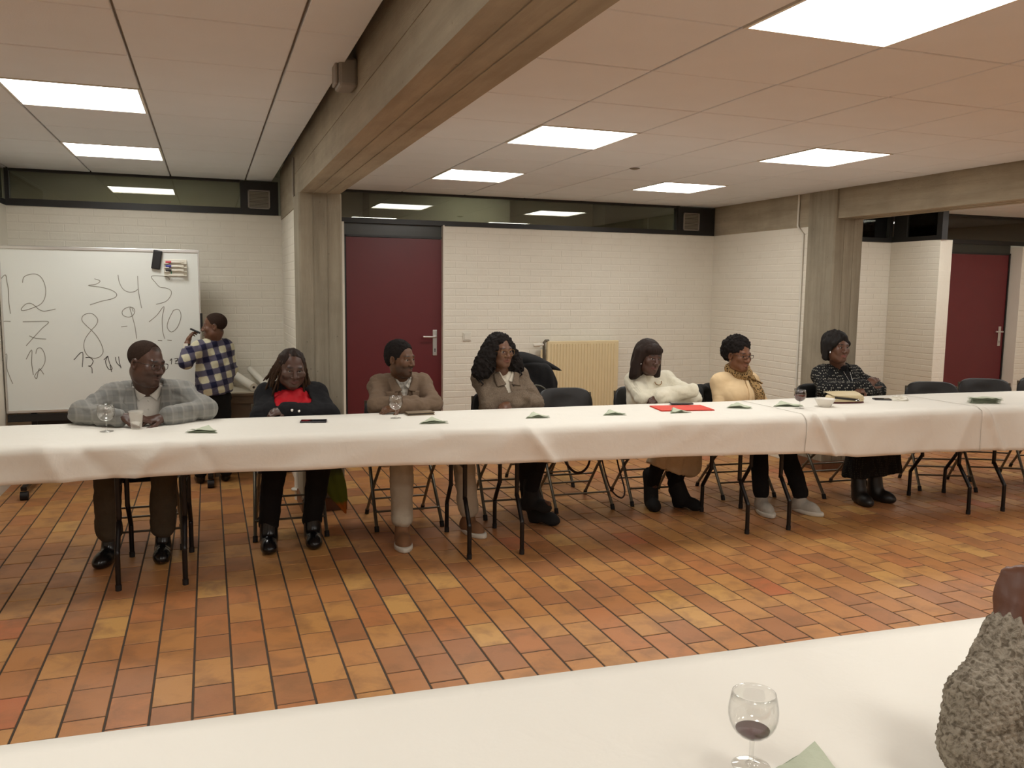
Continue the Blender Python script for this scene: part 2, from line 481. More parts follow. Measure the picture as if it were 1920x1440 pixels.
# ceiling ----------------------------------------------------------
def ceiling_bay(name, x0, x1, y0, y1, z, gx, gy, lights, lamp_label):
    c = struct(MB().box(x0, x1, y0, y1, z+.022, z+.10).build(name, M_CGRID))
    xs = [x0]+[gx+.6*k for k in range(-20, 30) if x0+.03 < gx+.6*k < x1-.03]+[x1]
    ys = [y0]+[gy+.6*k for k in range(-30, 30) if y0+.03 < gy+.6*k < y1-.03]+[y1]
    cache = {}
    for i in range(len(xs)-1):
        for j in range(len(ys)-1):
            cx, cy = (xs[i]+xs[i+1])/2, (ys[j]+ys[j+1])/2
            w, l = round(xs[i+1]-xs[i]-.011, 3), round(ys[j+1]-ys[j]-.008, 3)
            if any(abs(cx-a) < .05 and abs(cy-b) < .05 for a, b, _ in lights): continue
            if (w, l) not in cache:
                mb = MB(); a, b, ch = w/2, l/2, .003
                vs = [(-a, -b, .018), (a, -b, .018), (a, b, .018), (-a, b, .018), (-a, -b, ch), (a, -b, ch), (a, b, ch), (-a, b, ch),
                      (-a+ch, -b+ch, 0), (a-ch, -b+ch, 0), (a-ch, b-ch, 0), (-a+ch, b-ch, 0)]
                fs = [(11, 10, 9, 8), (0, 1, 2, 3)]
                for q in range(4):
                    r = (q+1) % 4
                    fs += [(4+q, 4+r, r, q), (8+q, 8+r, 4+r, 4+q)]
                mb.add(vs, fs); cache[(w, l)] = mb.mesh('ceiling_panel', M_CEIL)
            link('ceiling_panel', cache[(w, l)], c, (cx, cy, z+rng.uniform(0, .0015)))
    for a, b, lab in lights:
        t = empty('ceiling_light', (a, b, z))
        tag(t, lab, 'ceiling light', 'square light panels in the ceiling')
        fr = MB()
        for (u0, u1, v0, v1) in ((-.297, .297, -.297, -.285), (-.297, .297, .285, .297), (-.297, -.285, -.285, .285), (.285, .297, -.285, .285)):
            fr.box(u0, u1, v0, v1, -.003, .02)
        fr.build('light_frame', M_WHITEP, t)
        MB().add([(-.285, -.285, .004), (.285, -.285, .004), (.285, .285, .004), (-.285, .285, .004)], [(3, 2, 1, 0)]).build('diffuser', M_LAMP, t).data.flip_normals()
    return c
GLx, GLy, GRx, GRy = .33, 3.183, 1.70, 4.28
offl = 'white square ceiling light panel outside the view of the photo'
ceiling_bay('ceiling_left', -2.75, .555, -3.3, YB+.02, HL, GLx, GLy, [
    (-.57, GLy+1.5, 'larger of the two light panels left of the concrete beam'),
    (-.57, GLy+3.3, 'light panel left of the beam, the one above the whiteboard'),
    (-.57, GLy-.9, offl), (-.57, GLy-2.7, offl), (-.57, GLy-4.5, offl)], '')
ceiling_bay('ceiling_middle', BX1, B2X0-.02, -3.3, YB+.02, HR, GRx, GRy, [
    (2.0, GRy+.3, 'light panel just right of the long concrete beam, second row from the back wall'),
    (2.0, GRy+2.1, 'light panel nearest the maroon door beside the long beam'),
    (3.8, GRy+.3, 'light panel in front of the concrete pillar on the right'),
    (3.8, GRy+2.1, 'light panel near the back wall above the cream radiator'),
    (2.0, GRy-2.1, 'largest light panel, cut off by the top of the photo'),
    (3.8, GRy-2.1, offl), (2.0, GRy-3.9, offl), (3.8, GRy-3.9, offl), (2.0, GRy-5.7, offl), (3.8, GRy-5.7, offl)], '')
ceiling_bay('ceiling_right', B2X1, 10.2, -3.3, YB+.02, H3, 6.5, GRy, [
    (6.8, GRy+.3, 'light panel at the right edge beyond the second beam'), (6.8, GRy+2.1, 'light panel hidden above the second beam near the stub wall'),
    (8.6, GRy+2.1, 'light panel in front of the far right maroon door'), (8.6, GRy+.3, offl), (6.8, GRy-2.1, offl), (8.6, GRy-2.1, offl), (6.8, GRy-3.9, offl)], '')
# beams and columns -------------------------------------------------
def planked_beam(name, x0, x1, y0, y1, z0, z1):
    """board-marked cast beam: shallow steps follow the form boards"""
    mb = MB()
    zs = [z0, z0+.075, z0+.16, z1]
    dx = [0, .003, .0]
    for k in range(3):
        mb.box(x0+dx[k], x1-dx[k], y0, y1, zs[k], zs[k+1])
    mb.box(x0+.085, x0+.09, y0, y1, z0-.004, z0); mb.box(x0+.175, x0+.181, y0, y1, z0-.004, z0)
    return struct(mb.build(name, M_CONC_B))
planked_beam('trim_1_beam', BX0, BX1, -3.3, CY1, BZ, HL+.1)
planked_beam('trim_2_beam', B2X0, B2X1, -3.3, CY0+.02, BZ, H3+.1)
struct(MB().box(.62, BX1-.02, CY1, YB, 2.15, HL+.1).build('trim_3_beam_end', M_CONC_B))
struct(MB().box(SWX, B2X1-.03, CY1, YB, 2.15, HR+.1).build('trim_4_beam_end', M_CONC_B))
def column(name, x0, x1, ztop):
    mb = MB(); c = .012
    poly = [(x0+c, CY0), (x1-c, CY0), (x1, CY0+c), (x1, CY1), (x0, CY1), (x0, CY0+c)]
    mb.prism(poly, .09, ztop, 'z')
    for k in range(1, 3):
        xx = x0+(x1-x0)*k/3
        mb.box(xx-.002, xx+.002, CY0-.003, CY0, .09, ztop)
    o = struct(mb.build(name, M_CONC_C))
    MB().box(x0-.012, x1+.012, CY0-.014, CY1, 0, .09).build('plinth', M_PLINTH, o)
    return o
column('trim_5_column', BX0-.012, BX1+.012, BZ)
column('trim_6_column', B2X0-.03, B2X1+.01, HR+.02)
# transom strips: dark frames and glass -------------------------------
def transom(name, x0, x1, z0, z1, y, posts, frame=.035, cor=None):
    o = struct(MB().box(x0, x1, y-.03, y+.03, z0, z0+frame).build(name, M_DARK))
    MB().box(x0, x1, y-.02, y+.02, z1-.02, z1+.02).build('top_rail', M_DARK, o)
    for a, b in posts:
        MB().box(a, b, y-.03, y+.03, z0+frame, z1).build('post', M_DARK, o)
    MB().box(x0, x1, y+.004, y+.010, z0+frame, z1-.02).build('pane', M_PANE, o)
    return o
transom('window_1', -1.49, .285, 2.185, HL, YB, [(-1.49, -1.46)], .055)
transom('window_2', .88, 4.62, 2.15, HR, YB, [(4.59, 4.62)], .045)
transom('window_3', 5.36, 7.43, 2.15, H3, YB, [(7.40, 7.43)], .05)
w4 = struct(MB().box(7.43, 7.47, STY, YB, 2.15, 2.20).build('window_4', M_DARK))
MB().box(7.43, 7.47, STY, YB, H3-.02, H3).build('top_rail', M_DARK, w4)
MB().box(7.42, 7.50, STY-.02, STY+.05, 2.15, H3).build('post', M_DARK, w4)
MB().box(7.43, 7.49, YB-.24, YB-.05, 2.20, H3-.02).build('post', M_DARK, w4)
MB().box(7.445, 7.452, STY+.05, YB-.24, 2.20, H3-.02).build('pane', M_PANE, w4)
transom('window_5', 7.50, 10.2, 2.17, H3, YB+.03, [], .05)
w6 = struct(MB().box(-1.53, -1.49, 6.0, YB, 2.185, 2.23).build('window_6', M_DARK))
MB().box(-1.515, -1.505, 6.0, YB, 2.23, HL).build('pane', M_PANE, w6)
def vent_panel(name, x0, x1, z0, z1, y, g, label):
    t = empty(name, ((x0+x1)/2, y, z0))
    tag(t, label, 'vent', 'ventilation grilles in the transom strip')
    hw = (x1-x0)/2
    MB().box(-hw, hw, -.035, .03, 0, z1-z0).build('black_panel', M_DARK, t)
    gx0, gx1, gz0, gz1 = [g[0]-(x0+x1)/2, g[1]-(x0+x1)/2, g[2]-z0, g[3]-z0]
    fr = MB()
    for q in ((gx0, gx1, gz0, gz0+.012), (gx0, gx1, gz1-.012, gz1), (gx0, gx0+.012, gz0, gz1), (gx1-.012, gx1, gz0, gz1)):
        fr.box(q[0], q[1], -.047, -.035, q[2], q[3])
    fr.build('grille_frame', M_GREYP, t)
    n = 11
    for k in range(n):
        zz = gz0+.014+(gz1-gz0-.028)*(k+.5)/n
        MB().box(gx0+.012, gx1-.012, -.043, -.036, zz-.0042, zz+.0042).build('slat', M_GREYD, t)
vent_panel('ventilation_grille', .283, .60, 2.185, 2.47, YB, (.345, .53, 2.235, 2.395), 'square grey ventilation grille in black panel above the whiteboard wall')
vent_panel('ventilation_grille', 4.60, 5.04, 2.15, 2.435, YB, (4.66, 4.85, 2.195, 2.375), 'square grey ventilation grille in black panel beside the concrete side beam')
# corridor seen through the glass
struct(MB().box(-1.9, 10.3, 8.95, 9.05, 1.9, 2.7).build('wall_corridor', M_CORR))
struct(MB().box(-1.9, 10.3, YB+.15, 9.0, 2.66, 2.74).build('ceiling_corridor', M_CORR))
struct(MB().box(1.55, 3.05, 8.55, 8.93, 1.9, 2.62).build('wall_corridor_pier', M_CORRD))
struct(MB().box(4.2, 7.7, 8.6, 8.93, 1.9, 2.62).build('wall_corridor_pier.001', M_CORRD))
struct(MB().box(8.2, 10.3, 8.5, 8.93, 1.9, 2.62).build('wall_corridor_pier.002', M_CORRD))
struct(MB().box(-1.9, 10.3, YB+.14, 9.0, 1.85, 1.9).build('trim_7_corridor', M_CORRD))
for cx, wh in ((-.5, 'above the whiteboard wall'), (2.6, 'over the left maroon door'), (5.8, 'behind the right pillar'), (8.8, 'over the far right door')):  # unseen fill lights, added to brighten the corridor behind the glass
    t = empty('ceiling_light', (cx, 8.1, 2.60)); tag(t, 'corridor light panel behind the transom glass '+wh, 'ceiling light', 'corridor light panels behind the glass')
    MB().box(-.3, .3, -.15, .15, .004, .02).build('light_frame', M_WHITEP, t)
    MB().add([(-.29, -.14, 0), (.29, -.14, 0), (.29, .14, 0), (-.29, .14, 0)], [(0, 3, 2, 1)]).build('diffuser', M_LAMPC, t)
# doors --------------------------------------------------------------
def door(name, x0, x1, zt, y, lintel_z1, handle_right):
    d = struct(MB().box(x0, x1, y, y+.045, .008, zt).build(name, M_DOOR))
    fr = MB()
    fr.box(x0-.022, x0-.003, y-.01, y+.09, 0, zt+.02); fr.box(x1+.003, x1+.022, y-.01, y+.09, 0, zt+.02); fr.box(x0-.022, x1+.022, y-.01, y+.09, zt+.004, zt+.022)
    fr.build('door_frame', M_DARK, d)
    MB().box(x0-.022, x1+.022, y+.004, y+.06, zt+.022, lintel_z1).build('lintel_panel', M_DARKGREEN, d)
    hx = x1-.065
    hp = MB().bbox(hx-.021, hx+.021, y-.009, y, .93, 1.175, .004).build('handle_plate', M_ALU, d)
    MB().tube([(hx, y-.009, 1.11), (hx, y-.055, 1.11), (hx-.02, y-.06, 1.11), (hx-.125, y-.058, 1.112)], .0095, 10).build('lever', M_ALU, hp)
    MB().prism([(hx-.004, .965), (hx+.004, .965), (hx+.003, .985), (hx+.0065, .992), (hx, 1.0), (hx-.0065, .992), (hx-.003, .985)], y-.0095, y-.0088).build('keyhole', M_BLACKP, hp)
    return d
door('door_1', 1.19, 2.085, 2.025, YB+.015, 2.19, True)
door('door_2', 8.36, 9.325, 2.05, YB+.02, 2.19, True)
struct(MB().box(2.085, 2.10, YB-.045, YB+.09, 0, 2.155).build('trim_8_door_post', M_WHITEP))
struct(MB().box(1.145, 1.166, YB-.045, YB+.09, 0, 2.155).build('trim_9_door_post', M_WHITEP))

# ------------------------------------------------------------------ wall fittings
def fitting():
    # radiator
    t = empty('radiator', (3.51, YB-.026, .2)); tag(t, 'cream ribbed panel radiator low on the white brick wall', 'radiator')
    w = .39
    MB().bbox(-w, w, -.115, -.075, 0, .865, .008).build('panel', M_RAD, t)
    MB().box(-w+.02, w-.02, -.06, -.03, .02, .84).build('rear_panel', M_RAD, t)
    rib = MB().prism([(-.0125, -.115), (.0125, -.115), (.008, -.124), (-.008, -.124)], .03, .835, 'z').mesh('rib', M_RAD)
    n = 22
    for k in range(n):
        link('rib', rib, t, (-w+.03+(2*w-.06)*(k+.5)/n, 0, 0))
    MB().tube([(-w-.03, -.095, -.2), (-w-.03, -.095, .80), (-w-.03, -.095, .85), (-w-.015, -.095, .868), (-w+.02, -.095, .868)], .014, 10).build('pipe', M_GREYM, t)
    MB().tube([(-w-.055, -.095, -.2), (-w-.055, -.095, .78)], .010, 10).build('pipe', M_RAD, t)
    v = MB().tube([(-w-.03, -.095, .83), (-w-.07, -.095, .83)], .012, 10); v.tube([(-w-.065, -.095, .83), (-w-.075, -.095, .83), (-w-.13, -.095, .825), (-w-.142, -.095, .825)], .02, 14, rs=[.014, .021, .019, .012])
    v.build('thermostatic_valve', M_WHITEP, t)
    for s in (-.25, .25): MB().box(s-.02, s+.02, -.07, 0, .1, .75).build('bracket', M_WHITEP, t)
    # switch
    s = empty('light_switch', (2.328, YB-.022, 1.11)); tag(s, 'small white light switch beside the maroon door frame', 'light switch')
    MB().bbox(-.041, .041, -.011, 0, -.041, .041, .004).build('plate', M_WHITEP, s)
    MB().bbox(-.029, .029, -.016, -.011, -.029, .029, .003).build('rocker', M_WHITEP, s)
    # junction box on the beam
    j = empty('junction_box', (BX0, 3.62, 2.385)); tag(j, 'grey electrical junction box fixed on the side of the long beam', 'junction box')
    MB().bbox(-.075, 0, -.07, .07, 0, .115, .012).build('box', M_GREYP, j)
    MB().bbox(-.088, -.075, -.052, .052, .012, .10, .006).build('lid', M_GREYP, j)
    MB().tube([(-.035, .02, .11), (-.035, .02, .135)], .012, 10).build('gland', M_WHITEP, j)
    MB().tube([(-.035, .02, .13), (-.033, .02, .16), (-.02, .0, .19)], .006, 8).build('cable', M_BLACKP, j)
    # conduits at the two columns
    c = MB().tube([(.588, CY1-.02, 2.47), (.588, CY1-.02, 2.24), (.588, CY1-.01, 2.225), (.60, CY1+.06, 2.19), (.605, CY1+.10, 2.17)], .008, 8).build('cable_conduit', M_GREYP)
    tag(c, 'thin grey conduit bent around the left column head', 'conduit')
    c = MB().tube([(SWX-.012, CY1+.14, HR), (SWX-.012, CY1+.14, 2.165), (SWX-.02, CY1+.10, 2.125), (SWX-.012, CY1+.06, 2.09), (SWX-.012, CY1+.06, .02)], .0095, 8).build('cable_conduit', M_WHITEP)
    tag(c, 'white vertical conduit on the brick wall beside the right pillar', 'conduit')
    c = MB().tube([(.585, CY1+.04, 0), (.585, CY1+.04, .6)], .022, 12)
    c.lathe([(.022, 0), (.045, 0), (.045, .014), (.022, .016)], 16, (.585, CY1+.04, .07))
    tag(c.build('heating_pipe', M_WHITEP), 'white pipe with floor collar behind the left pillar', 'pipe')
fitting()

# ------------------------------------------------------------------ whiteboard on its stand
BY = 7.30
wb = empty('whiteboard', (-.77, BY, 0)); tag(wb, 'large whiteboard on a black castor stand covered in handwritten numbers', 'whiteboard')
bx0, bx1, bz0, bz1 = -1.47, -.068, .585, 1.842
def L_(p): return Vector((p[0]+.77, p[1]-BY, p[2]))
MB().box(bx0+.77, bx1+.77, 0, .018, bz0, bz1).build('panel', M_BOARD, wb)
f_ = MB()
f_.bbox(bx0+.765, bx1+.775, -.008, .024, bz1-.014, bz1+.012, .004); f_.bbox(bx0+.765, bx1+.775, -.008, .024, bz0-.012, bz0+.012, .004)
f_.bbox(bx0+.76, bx0+.775, -.008, .024, bz0-.012, bz1+.012, .004); f_.bbox(bx1+.765, bx1+.779, -.008, .024, bz0-.012, bz1+.012, .004)
f_.build('frame', M_ALU, wb)
st = MB()
for sx in (-1.30, -.25):
    st.box(sx+.75, sx+.79, .025, .06, .08, 1.5)
st.box(-.55, .56, .03, .055, .47, .51); st.box(-.55, .56, .03, .055, .30, .33)
st.build('stand', M_BLACKM, wb)
MB().box(-.70, .70, -.03, .02, bz0-.075, bz0-.02).build('lower_rail', M_BLACKP, wb)
for sx in (-1.30, -.02):
    MB().bbox(sx+.75, sx+.79, -.50, .5, .07, .10, .004).build('foot_bar', M_BLACKM, wb)
    for yy in (-.48, .36):
        MB().tube([(sx+.745, yy, .032), (sx+.795, yy, .032)], .032, 16).build('castor', M_RUBBER, wb)
STROKES = [
 [(0,215),(48,170),(62,235),(75,300),(80,420),(95,520)],
 [(203,240),(215,190),(270,165),(330,165),(380,205),(410,290),(405,370),(370,430),(300,465),(230,488),(195,490),(195,470),(230,435),(270,425),(310,445),(350,480),(400,497),(500,477)],
 [(850,205),(895,220),(895,235),(860,255),(795,265),(900,280),(985,300),(1040,330),(1048,360),(1010,385),(920,405),(810,440)],
 [(1062,170),(1075,240),(1110,300),(1160,325),(1210,320),(1240,300)], [(1238,180),(1245,300),(1260,400),(1275,470)],
 [(1525,215),(1510,190),(1440,180),(1362,185),(1400,240),(1440,280),(1500,290),(1540,315),(1535,360),(1490,410),(1405,435)],
 [(205,592),(320,590),(437,593),(380,650),(310,725),(235,808)], [(262,718),(320,740),(415,748)], [(0,600),(40,588),(95,590)],
 [(820,665),(770,620),(738,580),(745,540),(790,517),(840,525),(878,570),(865,620),(820,670),(770,740),(755,800),(765,860),(800,905),(850,920),(900,905),(928,860),(910,790),(870,720),(825,670)],
 [(1200,500),(1180,460),(1130,470),(1100,500),(1110,535),(1160,550),(1200,530),(1212,490),(1195,465),(1170,470),(1190,540),(1215,640),(1230,745)],
 [(1340,593),(1410,535),(1475,455),(1460,560),(1465,680),(1483,745)], [(1560,490),(1520,570),(1505,640),(1540,683),(1590,650),(1625,570),(1625,510),(1600,480),(1560,490)],
 [(1090,638),(1145,630)], [(1505,757),(1545,760)], [(1420,760),(1460,762)],
 [(235,930),(285,845),(285,960),(300,1070)], [(322,880),(335,835),(370,830),(400,880),(405,950),(375,1010),(330,1050),(312,1085),(330,1102),(340,1060),(355,1015),(395,1065)],
 [(0,975),(58,880),(60,1000),(85,1080),(115,1150)]]
STROKES_D = [
 [(665,935),(742,865),(740,1000)], [(770,915),(810,915),(838,945),(820,985),(795,990),(825,1005),(830,1055)],
 [(935,935),(970,900),(950,950),(975,1015),(1010,1015),(985,960),(970,900)], [(990,980),(1005,1045)], [(1040,910),(1050,960),(1090,1000)], [(1068,905),(1075,960),(1090,1010)],
 [(1530,945),(1545,925),(1543,975)], [(1570,925),(1600,922),(1578,960)], [(1575,945),(1600,942)], [(1573,968),(1612,970)]]
def smooth_path(pts, n=5):
    P = [Vector(p) for p in pts]
    out = []
    for i in range(len(P)-1):
        p0, p1, p2, p3 = P[max(i-1, 0)], P[i], P[i+1], P[min(i+2, len(P)-1)]
        for k in range(n):
            t = k/n
            out.append(.5*((2*p1)+(-p0+p2)*t+(2*p0-5*p1+4*p2-p3)*t*t+(-p0+3*p1-3*p2+p3)*t**3))
    out.append(P[-1])
    return out
def ink(strokes, w, mat):
    for s in strokes:
        pts = [L_(at(x/4.8, 480+y/4.8, BY-.0012)) for x, y in s]
        pts = smooth_path(pts)
        mb = MB(); L = []
        for i, p in enumerate(pts):
            t = pts[min(i+1, len(pts)-1)]-pts[max(i-1, 0)]
            nrm = Vector((-t.z, 0, t.x)).normalized()*w
            L += [p+nrm, p-nrm]
        mb.add(L, [(2*i, 2*i+1, 2*i+3, 2*i+2) for i in range(len(pts)-1)])
        mb.build('handwritten_stroke', mat, wb)
ink(STROKES, .0026, M_INK); ink(STROKES_D, .0026, M_INKD)
# eraser and pen holder stuck on the board
e_ = empty('board_eraser', at(294, 487, BY-.012)); tag(e_, 'black felt eraser stuck tilted on the whiteboard corner', 'eraser')
MM = Matrix.Rotation(math.radians(9), 4, 'Y')
MB().bbox(-.033, .033, -.018, .012, -.075, .075, .008, MM).build('grip', M_BLACKP, e_)
MB().bbox(-.031, .031, .004, .0115, -.073, .073, .003, MM).build('felt', M_RUBBER, e_)
h_ = empty('marker_holder', at(329, 502, BY-.012)); tag(h_, 'white magnetic holder on the whiteboard holding three capped markers', 'marker holder')
MB().bbox(-.086, .086, .0, .0115, -.068, .066, .004).build('back_plate', M_WHITEP, h_)
for k in range(4):
    zz = .034-.032*k
    for sx in (-1, 1):
        MB().bbox(sx*.066-.02, sx*.066+.02, -.026, 0, zz-.005, zz, .002).build('shelf', M_WHITEP, h_)
MB().bbox(-.05, .06, -.03, -.024, -.066, -.05, .002).build('lip', M_WHITEP, h_)
M_GREENM = plain('green_mark', srgb(70, 150, 120), .5)
MB().box(-.036, -.028, -.0015, 0, -.052, -.028).build('printed_mark', M_GREENM, h_)
for k, (nm, cc) in enumerate((('red', srgb(190, 60, 70)), ('blue', srgb(60, 60, 150)), ('black', srgb(45, 40, 38)))):
    mk = empty('board_marker', at(329, 502, BY-.012)+Vector((0, -.013, .043-.032*k)))
    tag(mk, 'whiteboard marker with %s cap in the holder' % nm, 'marker', 'markers in the whiteboard holder')
    MB().tube([(-.03, 0, 0), (.062, 0, 0)], .0085, 10).build('barrel', M_WHITEP, mk)
    MB().tube([(-.072, 0, 0), (-.03, 0, 0)], .0092, 10).build('cap', plain('cap_'+nm, cc, .4), mk)

MB().bbox(bx1+.772, bx1+.790, -.016, .028, 1.215, 1.345, .003).build('edge_clip', M_BLACKP, wb)
sd = empty('smoke_detector', on(1190, 316, HR-.001)); tag(sd, 'tiny brown round detector on the ceiling between the light panels', 'detector')
MB().lathe([(.0005, -.009), (.018, -.008), (.030, -.004), (.034, 0), (.0005, 0)], 24).build('detector_body', M_GREYD, sd)
MB().lathe([(.034, -.003), (.037, -.002), (.037, 0), (.034, 0), (.034, -.003)], 24).build('detector_ring', M_BROWNP, sd)
# ------------------------------------------------------------------ side table with paper rolls
t = empty('side_table', (.20, 7.42, 0)); tag(t, 'low brown side table against the wall beside the whiteboard', 'table')
MB().bbox(-.19, .36, -.22, .27, .672, .70, .004).build('tabletop', M_TOPW, t)
MB().box(-.192, .362, -.222, -.219, .670, .688).build('edge_band', M_WOOD, t)
MB().box(-.17, .34, -.19, -.17, .60, .672).build('apron', M_WOOD, t)
MB().box(-.12, .32, -.16, -.14, .06, .60).build('front_panel', M_BROWNP, t)
for sx, sy in ((-.165, -.195), (.325, -.195), (-.165, .24), (.325, .24)):
    MB().box(sx-.02, sx+.02, sy-.02, sy+.02, 0, .672).build('leg', M_WOOD, t)
def roll(a, b, r, hole, label, mat):
    a, b = Vector(a), Vector(b)
    d = (b-a).normalized(); z = d.to_track_quat('Z', 'Y').to_matrix().to_4x4()
    L = (b-a).length
    o = empty('paper_roll', a); tag(o, label, 'paper roll', 'rolls of paper on the side table')
    MB().lathe([(hole, 0), (r, 0), (r, L), (hole, L), (hole, 0)], 28, (0, 0, 0), z, False).build('paper', mat, o)
    MB().lathe([(hole*.8, -.002), (hole, -.002), (hole, L+.002), (hole*.8, L+.002), (hole*.8, -.002)], 20, (0, 0, 0), z).build('core', M_BROWNP, o)
    return o
M_ROLLW = plain('roll_white', srgb(226, 220, 206), .6, var=.03)
M_ROLLG = plain('roll_grey', srgb(150, 138, 120), .6, var=.05)
zt = .70
roll((.335, 7.225, zt+.034), (.13, 7.66, zt+.15), .034, .011, 'thick white paper roll with its end facing the room', M_ROLLW)
roll((.45, 7.28, zt+.03), (.33, 7.69, zt+.14), .027, .010, 'slimmer white paper roll leaning behind the black cardigan', M_ROLLW)
roll((.082, 7.215, zt+.034), (.11, 7.68, zt+.13), .034, .013, 'grey paper roll half hidden behind the boy', M_ROLLG)

# ------------------------------------------------------------------ folding tables
TZ = .785
def yc(x):                       # centre line of the row of tables
    return 4.825-.036*(x-1.5)-.012*max(0, x-4.2)**2
def table_leg(s, sx):            # s = -1 towards the viewer, +1 away
    return [(sx, s*.175, TZ-.03), (sx, s*.175, .36), (sx, s*.18, .335), (sx, s*.275, .205), (sx, s*.283, .18), (sx, s*.285, .012)]
def folding_table(x0, x1, label):
    xc = (x0+x1)/2; y = yc(xc); rz = math.atan2(yc(x1)-yc(x0), x1-x0)
    t = empty('folding_table', (xc, y, 0), rz); tag(t, label, 'table', 'folding tables under white paper')
    hl = (x1-x0)/2-.006
    MB().bbox(-hl, hl, -.345, .345, TZ-.040, TZ-.012, .006).build('tabletop', M_TOPW, t)
    for sx in (-hl+.155, hl-.155):
        for s in (-1, 1):
            lg = MB().tube(smooth_path(table_leg(s, sx), 3), .0135, 10).build('leg', M_BLACKM, t)
            MB().tube([(sx, s*.285, 0), (sx, s*.285, .03)], .0155, 10).build('foot_cap', M_RUBBER, lg)
        MB().tube([(sx, -.175, .52), (sx, .175, .52)], .011, 8).build('crossbar', M_BLACKM, t)
        MB().tube([(sx, -.19, TZ-.04), (sx, .19, TZ-.04)], .013, 8).build('hinge_bar', M_BLACKM, t)
        sg = 1 if sx < 0 else -1
        MB().tube([(sx, 0, .52), (sx+sg*.36, 0, TZ-.04)], .009, 8).build('brace', M_BLACKM, t)
    return t
for (a, b, lab) in ((-2.16, -.305, 'folding table at the left end of the far row'), (-.305, 1.565, 'folding table in front of the man in the grey blazer'),
                    (1.565, 3.435, 'folding table in front of the woman with voluminous curly hair'), (3.435, 5.265, 'folding table in front of the woman with the leopard scarf'),
                    (5.265, 7.1, 'folding table at the right end of the far row, by the empty chairs')):
    folding_table(a, b, lab)
def vnoise(seed):
    R = np.random.RandomState(seed); g = R.rand(64, 64)
    def f(x, y):
        x0, y0 = math.floor(x), math.floor(y); fx, fy = x-x0, y-y0
        fx, fy = fx*fx*(3-2*fx), fy*fy*(3-2*fy)
        G = lambda i, j: g[i % 64, j % 64]
        return (G(x0, y0)*(1-fx)+G(x0+1, y0)*fx)*(1-fy)+(G(x0, y0+1)*(1-fx)+G(x0+1, y0+1)*fx)*fy-.5
    return f
_n1, _n2 = vnoise(1), vnoise(2)
DROPS = [(-2.3, .17), (-.9, .17), (.2, .165), (1.0, .175), (1.65, .20), (2.6, .215), (3.4, .235), (3.62, .24), (4.0, .285), (4.7, .285), (5.05, .29), (5.4, .30), (7.3, .31)]
def interp(tab, x):
    for (a, va), (b, vb) in zip(tab, tab[1:]):
        if x <= b: return va+(vb-va)*max(0, min(1, (x-a)/(b-a)))
    return tab[-1][1]
def paper_cloth(x0, x1, lift, label, folds, nu):
    """paper laid over the row: falls at the back and front edges"""
    def fn(u, v):
        x = x0+(x1-x0)*u
        drop = interp(DROPS, x)+.008*_n1(x*2.2, 9.3)
        back = .13
        hw = .36
        prof = [(hw+.014, TZ-back), (hw+.012, TZ-.05), (hw+.008, TZ-.014), (hw-.006, TZ-.001), (hw-.03, TZ)]
        # arc-length parameter: back drop, top, front drop
        segs = (back, 2*hw, drop)
        tot = sum(segs); s = v*tot
        wob = _n2(x*1.7, 3.1)*.012
        if s < back:
            k = s/back; yy = hw+.010+.006*(1-k); zz = TZ-back*(1-k)
        elif s < back+2*hw:
            k = (s-back)/(2*hw); yy = hw-2*hw*k; zz = TZ
            e = min(k, 1-k)*2*hw
            zz -= .016*math.exp(-(e/.016)**2)
            zz += .0020*_n1(x*3, yy*6+5)+.0022*max(0, _n2(x*6, yy*14))
            if k > .72: zz += .005*_n1(x*5+2, 7.7)*((k-.72)/.28)
        else:
            k = (s-back-2*hw)/drop; kk = k*drop
            yy = -hw-.010-.010*min(1, kk/.05)+wob*k
            zz = TZ-.012-kk
            yy += -.016*k*_n1(x*3.1, 2+k*1.4)-.010*_n2(x*7.3+k*1.9, k*2.2)*min(1, k*3)
        for fx, fw, fa, sk in folds:
            dd = (x-fx-sk*max(0, (s-back-2*hw)))/fw
            g = math.exp(-abs(dd)**1.25*1.3)
            if s >= back+2*hw-.05:
                yy -= fa*g*min(1, (s-back-2*hw+.05)/.09)
                zz += .5*fa*g*max(0, 1-abs(s-back-2*hw)/.05)
        y = yc(x)+yy
        return Vector((x, y-lift*(1 if s > back+2*hw else 0), zz+lift*.35+.001))
    mb = MB().grid(fn, nu, 46)
    o = mb.build('paper_tablecloth', M_PAPER)
    sol = o.modifiers.new('thickness', 'SOLIDIFY'); sol.thickness = .0006; sol.offset = 1
    tag(o, label, 'tablecloth', 'white paper tablecloths')
    return o
paper_cloth(-2.35, 3.66, 0, 'white paper cloth along the left and middle of the far table row',
            [(-.78, .10, .030, .5), (-.62, .05, -.014, .9), (-.22, .07, .034, -.9), (-.08, .05, -.012, .6), (1.70, .06, .036, .8), (1.60, .10, .018, -.4), (.4, .2, .010, .3), (-1.2, .1, .02, .8)], 380)
paper_cloth(3.60, 5.10, .006, 'white paper cloth in front of the woman with the leopard scarf',
            [(3.655, .035, .040, .60), (3.76, .06, -.020, .6), (4.25, .12, .016, .3), (4.6, .1, -.012, .2), (4.95, .1, .020, -.5)], 150)
paper_cloth(5.03, 7.25, .011, 'white paper cloth at the right end under the stacked napkins',
            [(5.06, .03, .034, .5), (5.45, .10, .03, -.3), (6.1, .2, .012, .4)], 130)
